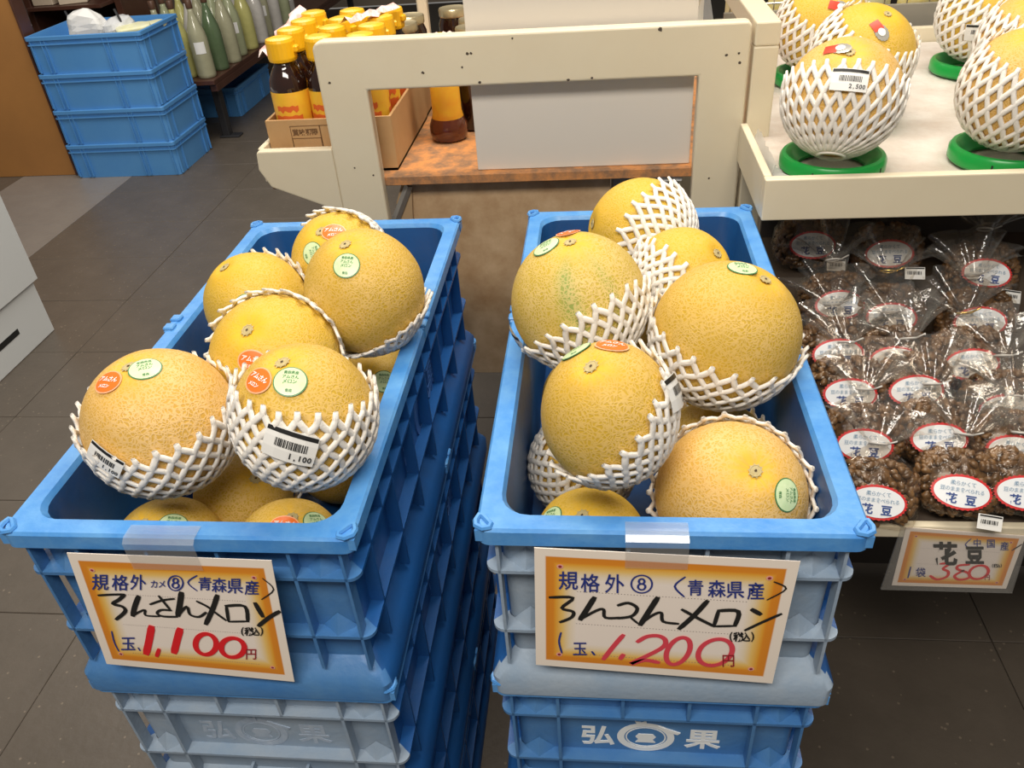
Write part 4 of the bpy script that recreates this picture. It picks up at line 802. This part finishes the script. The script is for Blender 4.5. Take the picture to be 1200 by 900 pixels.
# ================================================================== right hand display table with tray
t = thing('display_table', 'cream wooden display table with raised edge tray holding netted melons', 'table', (.75, 1.1, 0))
def T_(mb, nm, m, **k): return mb.build(nm, m, t, (-.75, -1.1, 0), **k)
def bev(o, w=.003): b = o.modifiers.new('b', 'BEVEL'); b.width = w; b.segments = 2; b.limit_method = 'ANGLE'; return o
bev(T_(MB().box(.3605, .400, .895, .940, 0, 1.110), 'post', CREAM)); bev(T_(MB().box(.3605, .400, .895, 2.0, 1.110, 1.147), 'side_rail', CREAM))
bev(T_(MB().box(1.36, 1.40, .895, .940, 0, 1.110), 'post', CREAM)); bev(T_(MB().box(1.36, 1.40, .895, 2.0, 1.110, 1.147), 'side_rail', CREAM))
bev(T_(MB().box(.3605, .400, 1.955, 2.0, 0, 1.110), 'post', CREAM)); bev(T_(MB().box(1.36, 1.40, 1.955, 2.0, 0, 1.110), 'post', CREAM))
bev(T_(MB().box(.350, 1.42, .636, .653, .924, .987), 'tray_front_board', CREAM), .002)
bev(T_(MB().box(.350, .362, .653, .893, .922, .988), 'tray_side_board', CREAM), .002)
T_(MB().box(.362, 1.41, .653, 1.50, .928, .958), 'tray_base', CREAM)
bev(T_(MB().box(.402, 1.358, 1.50, 1.52, .955, .992), 'tray_back_board', CREAM), .002)
T_(MB().box(.402, 1.358, 1.56, 1.575, .955, 1.03), 'grey_back_strip', mat('grey_strip', (.25, .23, .19), .5))
sh = MB(); nx, ny = 40, 40
sh.rings([[(.364+1.04*i/nx, .655+.84*j/ny, .9618+.0018*noise.noise(Vector((i*.7, j*.7, 0)))+.0008*((i+j) % 2)) for i in range(nx+1)] for j in range(ny+1)], loop=False)
tag(sh.build('foam_sheet', TRAYM, smooth=True), 'whitish quilted foam sheet lining the melon tray', 'sheet')
bw = MB(); bw.rings([[(.3645+.003*k+.004*noise.noise(Vector((i*.9, k*1.3, 4))), .680+.16*i/14, .9635+.016*k+.006*noise.noise(Vector((i*.8, k, 2)))) for i in range(15)] for k in range(3)], loop=False)
bw.rings([[(.372+.013*k, .680+.09*i/14, .9655+.008*math.sin(k*1.2+i*.2)+.004*noise.noise(Vector((i*.8, k, 7)))) for i in range(15)] for k in range(4)], loop=False)
tag(bw.build('bubble_wrap', film('cloudy_wrap', haze=.6, gloss=.1, bump=1, bscale=150), smooth=True), 'crumpled clear bubble wrap in the left front corner of the tray', 'bubble wrap')
# wire basket with yellow packets behind the tray
wb = thing('wire_basket', 'wire basket behind the melon tray filled with yellow packets', 'basket', (.95, 1.72, .955))
def Wb(mb, nm, m): return mb.build(nm, m, wb, (-.95, -1.72, -.955))
for k in range(22):
    m = MB(); x = .42+.05*k; m.tube([(x, 1.60, .96), (x, 1.60, 1.22)], .0018, 5); Wb(m, 'wire', WIRE)
for z in (.975, 1.04, 1.13, 1.22):
    m = MB(); m.tube([(.42, 1.60, z), (1.47, 1.60, z)], .0024, 5); Wb(m, 'wire', WIRE)
Wb(MB().box(.42, 1.47, 1.60, 1.86, .955, .960), 'basket_floor', WIRE)
pk = None
for k in range(10):
    x = .46+.10*k; lab = 'yellow packet in the wire basket, %s from the left' % ['first', 'second', 'third', 'fourth', 'fifth', 'sixth', 'seventh', 'eighth', 'ninth', 'tenth'][k]
    m = MB(); m.rings([[(hx*.044*(1-.25*abs(z-.5)**3*8*.2), hy*(.002+.026*math.sin(PI*min(1, max(0, z)))), z*.17) for hx, hy in ((1, .15), (.6, 1), (-.6, 1), (-1, .15), (-1, -.15), (-.6, -1), (.6, -1), (1, -.15))] for z in (0, .08, .3, .5, .7, .92, 1)], True, True)
    if pk is None: pk = m.mesh('packet', [YPACK], smooth=True); pk2 = m.mesh('packet', [PALEY], smooth=True)
    o = bpy.data.objects.new('packet', pk if k % 3 else pk2); COL.objects.link(o); o.location = (x, 1.66+.01*(k % 2), .962); o.rotation_euler = (random.uniform(-.06, .06), random.uniform(-.08, .08), random.uniform(-.15, .15))
    tag(o, lab, 'packet', 'yellow packets in the wire basket')

# ================================================================== bean shelf and bean bags
t = thing('bean_shelf', 'low sloping cream shelf under the tray carrying bags of beans', 'shelf', (.9, .6, 0))
def S_(mb, nm, m): return mb.build(nm, m, t, (-.9, -.6, 0))
SL = .345
def shelf_z(y): return .598+SL*(y-.33)
bev(S_(MB().box(.392, 1.40, .318, .330, .593, .615), 'front_lip', CREAM), .002)
S_(MB().prism([(.330, shelf_z(.33)-.012), (.330, shelf_z(.33)-.004), (.88, shelf_z(.88)-.004), (.88, shelf_z(.88)-.012)], 'x', .392, 1.40), 'sloping_board', mat('dim_board', (.07, .05, .035), .6))
for x in (.40, 1.36):
    S_(MB().box(x, x+.03, .80, .83, 0, .755), 'leg', DARKM)
S_(MB().box(.402, 1.36, .878, .888, .50, .922), 'dark_backing', mat('rear_shade_colour', (.045, .035, .028), .7))  # added dark sheet: its colour stands in for the gloom behind the bags
S_(MB().box(.40, 1.39, .800, .815, .02, .50), 'under_shelf_shade', mat('low_shade_colour', (.05, .04, .032), .7))  # added dark sheet: deepens the shadow under the shelf by its colour
def bean_cluster(seed):
    rnd = random.Random(seed); mb = MB(); pts = []
    ico = []; ph = (1+5**.5)/2
    V = [Vector(v).normalized() for v in ((-1, ph, 0), (1, ph, 0), (-1, -ph, 0), (1, -ph, 0), (0, -1, ph), (0, 1, ph), (0, -1, -ph), (0, 1, -ph), (ph, 0, -1), (ph, 0, 1), (-ph, 0, -1), (-ph, 0, 1))]
    F = [(0,11,5),(0,5,1),(0,1,7),(0,7,10),(0,10,11),(1,5,9),(5,11,4),(11,10,2),(10,7,6),(7,1,8),(3,9,4),(3,4,2),(3,2,6),(3,6,8),(3,8,9),(4,9,5),(2,4,11),(6,2,10),(8,6,7),(9,8,1)]
    # one subdivision
    E = {}; V2 = list(V); F2 = []
    def mid(a, b):
        k = (min(a, b), max(a, b))
        if k not in E: E[k] = len(V2); V2.append(((V[a]+V[b])/2).normalized())
        return E[k]
    for a, b, c in F:
        x, y, z = mid(a, b), mid(b, c), mid(c, a); F2 += [(a, x, z), (b, y, x), (c, z, y), (x, y, z)]
    k = 0
    core = [Vector((v.x*.050, v.y*.022, .048+v.z*.042)) for v in V2]; mb.add(core, F2)
    while k < 230:
        th = rnd.uniform(0, 2*PI); zz = rnd.uniform(-1, 1); q = math.sqrt(1-zz*zz); d = Vector((q*math.cos(th), q*math.sin(th), zz))
        e = lambda v, p: math.copysign(abs(v)**p, v)
        c = Vector((e(d.x, .75)*.053, e(d.y, .8)*.024, .048+e(d.z, .8)*.043))
        a, b, g = rnd.uniform(.0058, .0080), rnd.uniform(.0042, .0055), rnd.uniform(.0035, .0045)
        rot = Matrix.Rotation(rnd.uniform(0, PI), 3, 'Y') @ Matrix.Rotation(rnd.uniform(-.5, .5), 3, 'X')
        mb.add([c+rot @ Vector((v.x*a+.0016*v.z*v.z*0, v.y*g, v.z*b-.0016*v.x*v.x)) for v in V2], F2); k += 1
    return mb.mesh('beans', BEAN, smooth=True)
def bag_film(seed):
    mb = MB(); nn = 40
    prof = [(0, .040, .006), (.006, .054, .020), (.02, .060, .028), (.045, .0625, .0305), (.070, .060, .028), (.088, .047, .022), (.100, .028, .016), (.110, .013, .011), (.116, .010, .009)]
    rs = []
    for z, w_, d_ in prof:
        r_ = []
        for i in range(nn):
            a = 2*PI*i/nn; wr = 1+(.05+.25*max(0, (z-.07)/.05))*noise.noise(Vector((math.cos(a)*2.2, math.sin(a)*2.2, z*30+seed)))
            r_.append((w_*math.cos(a)*wr, d_*math.sin(a)*wr, z+.0))
        rs.append(r_)
    mb.rings(rs, True, False)
    return mb.mesh('pouch', FILM, smooth=True)
def bag_fan(seed):
    mb = MB(); nn = 96; rs = []; rnd = random.Random(int(seed*10)+1); fr_ = [(rnd.randint(5, 8), rnd.random()*6), (rnd.randint(11, 15), rnd.random()*6)]
    for k in range(9):
        u = k/8; z = .114+.074*u; w_ = .009+.056*u**.75; d_ = .008+.014*u; r_ = []
        for i in range(nn):
            a = 2*PI*i/nn; pl = 1+.22*u**.5*math.sin(a*fr_[0][0]+fr_[0][1])+.16*u**.5*math.sin(a*fr_[1][0]+fr_[1][1])
            zz = z-.030*u*u*(math.cos(a)**2)+.012*u*noise.noise(Vector((math.cos(a)*2.5, math.sin(a)*2.5, seed+5)))
            r_.append((w_*math.cos(a)*pl, d_*math.sin(a)*pl*1.6+.010*u*u, zz))
        rs.append(r_)
    mb.rings(rs); return mb.mesh('gathered_top', FAN, smooth=True)
beans = [bean_cluster(i) for i in range(4)]; films = [bag_film(i*3.3) for i in range(4)]; fans = [bag_fan(i*2.1) for i in range(4)]
def label_mesh():
    out = []
    def curve(vs, off): return [(x, -math.sqrt(max(1e-6, 1-(x/.070)**2))*.0305-off, y) for x, y in vs]
    b = MB(); v, f = disc2(.0378, .0236, 72, 4, .03); b.add(curve(v, .0012), f, 0); v, f = disc2(.0343, .0203, 64, 4); b.add(curve(v, .0016), f, 1)
    T = MB()
    for s, y, z, bo, mi in (('柔らかくて', .0115, .0068, .01, 0), ('豆のまま食べられる', .0030, .0066, .01, 0), ('花', -.0095, .0145, .03, 1), ('豆', -.0095, .0145, .03, 1)):
        v, f = text2(s, {'花': -.0125, '豆': .0115}.get(s, 0), y, z, bo, .92); T.add(curve(v, .0021), f, mi)
    return b.mesh('label', [LABELR, LABELW], smooth=True), T.mesh('label_print', [LGREY, LBINK])
lab_me, lab_tx = label_mesh()
pt = MB(); pt.add([(.014, -.0330, -.0075), (.046, -.0255, -.0075), (.046, -.0255, .0125), (.014, -.0330, .0125)], [(0, 1, 2, 3)]); pt.add([(.016, -.0336, .0095), (.045, -.0262, .0095), (.045, -.0262, .0115), (.016, -.0336, .0115)], [(0, 1, 2, 3)], 1)
for k, (x0, bw_) in enumerate([(.018+.0021*i, .0008+.0004*(i % 3)) for i in range(11)]):
    yq = lambda x: -.0336+(x-.016)/.029*.0074
    pt.add([(x0, yq(x0), .0), (x0+bw_, yq(x0+bw_), .0), (x0+bw_, yq(x0+bw_), .0055), (x0, yq(x0), .0055)], [(0, 1, 2, 3)], 1)
ptag = pt.mesh('price_tag', [WHITE, INK])
tie = MB(); tie.tube([(.0115*math.cos(2*PI*i/16), .0105*math.sin(2*PI*i/16), .1145) for i in range(16)], .0016, 5, closed=True); tie.tube([(.010, -.004, .1145), (.022, -.010, .120)], .0013, 4); tie_me = tie.mesh('gold_tie', mat('gold_wire_tie', (.85, .60, .18), .25, metal=.8), smooth=True); tie_w = tie.mesh('clear_tie', mat('clear_wire_tie', (.55, .53, .50), .25), smooth=True)
BD = ['back row, rightmost, price sticker at its right', 'back row, middle, price sticker at its right', 'back row, leftmost, beside the crate corner',
      'second row from the back, leftmost', 'second row from the back, middle', 'second row from the back, right', 'third row from the back, leftmost', 'third row from the back, middle',
      'third row from the back, right', 'fourth row from the back, leftmost', 'fourth row from the back, middle', 'fourth row from the back, right edge of the picture',
      'second row from the front, leftmost', 'second row from the front, middle', 'second row from the front, right edge',
      'front row, left, half hidden by the blue crate', 'front row, middle, directly above the 380 yen card', 'front row, right edge of the picture']
for k, (px_, py_, pz_, ptg) in enumerate(BAGS):
    rnd = random.Random(k+20)
    n = Vector((-.10+rnd.uniform(-.08, .08), -.80, .60+rnd.uniform(-.05, .05))).normalized()      # the side with the label
    up = Vector((rnd.uniform(-.08, .08), .6, .8)); up = (up-n*up.dot(n)).normalized(); xx = up.cross(n)*-1; xx = (n*-1).cross(up)*-1
    yv = -n; zv = up; xv = yv.cross(zv)
    roll = Matrix.Rotation(rnd.uniform(-.10, .10), 3, 'Y')
    M3 = Matrix((xv, yv, zv)).transposed() @ roll
    lc = Vector((0, -.0325, .036)); org = Vector((px_, py_, pz_))-M3 @ lc
    t = thing('bean_bag', 'bag of candied beans, '+BD[k], 'bag', org, group='bags of beans on the sloping shelf'); t.rotation_euler = M3.to_euler()
    for nm, me in (('beans', beans[k % 4]), ('pouch', films[(k*3) % 4]), ('gathered_top', fans[(k*5+1) % 4]), ('tie', tie_me if k in (4, 8) else tie_w)):
        o = bpy.data.objects.new(nm, me); COL.objects.link(o); o.parent = t
        if nm == 'beans': o['kind'] = 'stuff'
        if nm == 'gathered_top': o.rotation_euler = (rnd.uniform(-.45, -.1), rnd.uniform(-.2, .2), 0); o.location = (0, -.116*math.sin(-o.rotation_euler.x)*0, 0); R3 = o.rotation_euler.to_matrix(); o.location = Vector((0, 0, .116))-R3 @ Vector((0, 0, .116))
    o = bpy.data.objects.new('label', lab_me); COL.objects.link(o); o.parent = t; o.location = (0, 0, .036); o['label'] = 'white oval label with red scalloped border'
    q = bpy.data.objects.new('label_print', lab_tx); COL.objects.link(q); q.parent = o
    if ptg: o = bpy.data.objects.new('price_tag', ptag); COL.objects.link(o); o.parent = t; o.location = (.008, -.0018, 0)

# ================================================================== white cabinet at the left
t = thing('white_cabinet', 'white box cabinet with a dark slot at the left edge of the picture', 'cabinet', (-2.15, 1.3, 0))
MB().box(-.30, .262, -1.2, .585, 0.0, .20, b=.003).build('lower_body', CAB, t)
MB().box(-.30, .275, -1.2, .60, .203, .80, b=.004).build('upper_body', CAB, t)
MB().box(.2615, .2635, .05, .42, .085, .105).build('slot', BLACK, t)

# ================================================================== pale blue container stack at the back left
bw_, bd_, bh_ = .60, .43, .178
def container_meshes():
    s = MB(); w, d = bw_, bd_
    s.rings([rr(w-.03, d-.03, .015, 0), rr(w-.03, d-.03, .015, .012), rr(w-.016, d-.016, .015, bh_-.03), rr(w-.016, d-.016, .015, bh_-.008), rr(w-.030, d-.030, .015, bh_-.008), rr(w-.046, d-.046, .015, .012)], True, True)
    r = MB(); r.rings([rr(w-.018, d-.018, .014, bh_-.018), rr(w, d, .016, bh_-.018), rr(w, d, .016, bh_-.002), rr(w-.003, d-.003, .016, bh_), rr(w-.028, d-.028, .015, bh_), rr(w-.030, d-.030, .015, bh_-.012)])
    r2 = MB(); r2.rings([rr(w-.016, d-.016, .014, bh_-.036), rr(w-.002, d-.002, .016, bh_-.036), rr(w-.002, d-.002, .016, bh_-.041), rr(w-.018, d-.018, .014, bh_-.041)])
    for sy in (-1, 1):
        for x in (-.22, -.20, .10, .125, .27, -.275): a, b = sorted((sy*(d/2-.012), sy*(d/2-.002))); r2.box(x-.002, x+.002, a, b, .008, bh_-.018)
    for sx in (-1, 1):
        for y in (-.19, -.13, .13, .19): a, b = sorted((sx*(w/2-.012), sx*(w/2-.002))); r2.box(a, b, y-.002, y+.002, .008, bh_-.018)
    return s.mesh('shell', LBLUE, ang=35), r.mesh('rim', LBLUE, ang=35), r2.mesh('ribs', LBLUE)
cms = container_meshes()
def container(loc, label, group, rz=0):
    t = thing('storage_container', label, 'container', loc, (0, 0, rz), group)
    for nm, me in zip(('shell', 'rim', 'ribs'), cms): o = bpy.data.objects.new(nm, me); COL.objects.link(o); o.parent = t
    return t
for k in range(4):
    container((-2.375+.003*(k % 2), 3.66, .001+k*bh_), 'light blue container, '+['lowest of the stack of four on the floor', 'second from the bottom of the stack', 'third from the bottom of the stack', 'topmost of the stack, holding white and yellow packets'][k], 'light blue containers stacked at the back left')
def crumple(name, sx, sy, sz, m, loc, rot, label, cat, seed, group=None):
    mb = MB(); n, q = 18, 9; rs = []
    for j in range(q):
        v = -1+2*j/(q-1); c = math.sqrt(max(.03, 1-abs(v)**4)); r_ = []
        for i in range(n):
            a = 2*PI*i/n; e = lambda u: math.copysign(abs(u)**.55, u); p = Vector((e(math.cos(a))*c*sx, e(math.sin(a))*c*sy, v*sz)); p *= 1+.18*noise.noise(p*18+Vector((seed, seed, 0))); r_.append(p)
        rs.append(r_)
    mb.rings(rs, True, True); return tag(mb.build(name, m, None, loc, rot=rot, smooth=False), label, cat, group)
zc = 3*bh_+.02
crumple('white_bag', .085, .05, .10, WHITE, (-2.41, 3.58, zc+.155), (.1, .25, .2), 'crumpled white paper bag sticking up from the topmost light blue container', 'bag', 1)
crumple('clear_packet', .08, .06, .085, mat('grey_plastic_packet', (.55, .56, .56), .25, noise_s=30, noise_c=(.7, .7, .7)), (-2.27, 3.64, zc+.125), (.2, -.2, .5), 'greyish plastic packet in the container beside the crumpled white bag', 'packet', 2)
for i, (x, y, z, rz) in enumerate(((-2.17, 3.58, .155, .5), (-2.16, 3.73, .135, .3), (-2.19, 3.56, .118, .6), (-2.53, 3.55, .115, .2))):
    crumple('flat_packet', .085, .055, .014, PALEY if i < 3 else mat('pale_green_film', (.55, .68, .62), .3), (x, y, zc+z), (.08, -.05, rz), ['pale yellow packet on top of the others in the light blue container', 'pale yellow packet at the right rear of the light blue container', 'pale yellow packet nearest the front rim of the light blue container', 'pale green packet at the left inside the light blue container'][i], 'packet', 5+i, 'packets in the topmost container')
for i, (x, y) in enumerate(((-2.20, 3.60), (-2.47, 3.62))):
    m = MB(); m.tube([(x, y, zc), (x-.02, y, zc+.12), (x-.05, y, zc+.24)], .006, 6); tag(m.build('black_strap', DARKM), 'thin black strap standing in the topmost container, %s of the white bag' % ('right', 'left')[i], 'strap')

# ================================================================== dark bench with big bottles, containers beneath
t = thing('bottle_bench', 'dark stained wooden bench carrying rows of large bottles', 'bench', (-2.0, 5.0, 0))
def N_(mb, nm, m): return mb.build(nm, m, t, (2.0, -5.0, 0))
N_(MB().box(-2.62, -1.99, 3.91, 7.2, .335, .36, b=.003), 'top', DWOOD)
N_(MB().box(-2.03, -1.99, 3.93, 7.2, .295, .335, b=.003), 'apron', DWOOD)
for y in (4.08, 5.6, 7.1):
    N_(MB().box(-2.09, -2.05, y-.03, y+.03, .0, .335, b=.003), 'leg', DARKM); N_(MB().box(-2.11, -1.99, y-.035, y+.035, .0, .012, b=.003), 'foot_plate', DARKM)
c_ = container((-2.33, 4.75, .001), 'light blue container lying on the floor under the dark bench', None, PI/2)
def big_bottle(label, loc, m, rx, paper):
    t = thing('big_bottle', label, 'bottle', loc, rx, 'large bottles on the dark bench')
    MB().lathe([(.045, 0), (.050, .004), (.051, .02), (.051, .20), (.046, .235), (.026, .30), (.0155, .335), (.0150, .375)], 22).build('glass', m, t, smooth=True)
    MB().lathe([(.0165, .352), (.0175, .355), (.0175, .390), (.015, .394)], 14).build('cap', mat('dark_cap', (.10, .05, .03), .4), t, smooth=True)
    if paper:
        lb = MB(); rs = []
        for z in (.13, .19): rs.append([(.0518*math.cos(a), .0518*math.sin(a), z) for a in [-1.7+.1*i for i in range(12)]])
        lb.rings(rs, loop=False); lb.build('label', WHITE, t, smooth=True)
ordn = ['first', 'second', 'third', 'fourth', 'fifth', 'sixth', 'seventh', 'eighth', 'ninth', 'tenth']
bi = 0
for i in range(10):
    for j in range(3):
        x = -2.06-.125*j+.012*((i*7+j) % 3); y = 4.00+.165*i+.02*j
        m = GB[(0, 4, 0, 1, 2, 3, 0, 3, 1, 3)[i] if j == 0 else (i+j*2) % 4]
        big_bottle('%s on the bench, %s from the container stack in the %s row' % (m.name.replace('_', ' '), ordn[i], ('front', 'middle', 'rear')[j]), (x, y, .36), m, (0, 0, 0), (i+j) % 3 == 0)
# shelf of goods behind the containers
t = thing('back_shelf', 'dark shelf unit with beige cartons behind the light blue containers', 'shelf', (-2.9, 4.4, 0))
def K_(mb, nm, m): return mb.build(nm, m, t, (2.9, -4.4, 0))
K_(MB().box(-3.12, -3.08, 4.2, 4.7, 0, 1.5, b=.003), 'upright', DWOOD); K_(MB().box(-2.64, -2.60, 4.3, 4.7, 0, 1.5, b=.003), 'upright', DWOOD)
K_(MB().box(-3.2, -2.64, 4.75, 4.78, .0, 1.5, b=.002), 'dark_backing', mat('dark_panel', (.05, .035, .028), .8))
for z in (.30, .715, 1.10): K_(MB().box(-3.08, -2.64, 4.15, 4.7, z, z+.02, b=.002), 'shelf_board', DWOOD)
for i, (x, z, w, r_) in enumerate(((-3.005, .736, .12, 0), (-2.86, .736, .15, .35))):
    o = MB().box(-w/2, w/2, -.10, .10, 0, .12, b=.003).build('carton', mat('beige_carton', (.58, .48, .36), .7), None, (x, 4.30, z), rot=(0, 0, r_))
    tag(o, 'beige carton on the dark shelf behind the containers, %s of the two' % ('left', 'right')[i], 'carton', 'beige cartons on the back shelf')
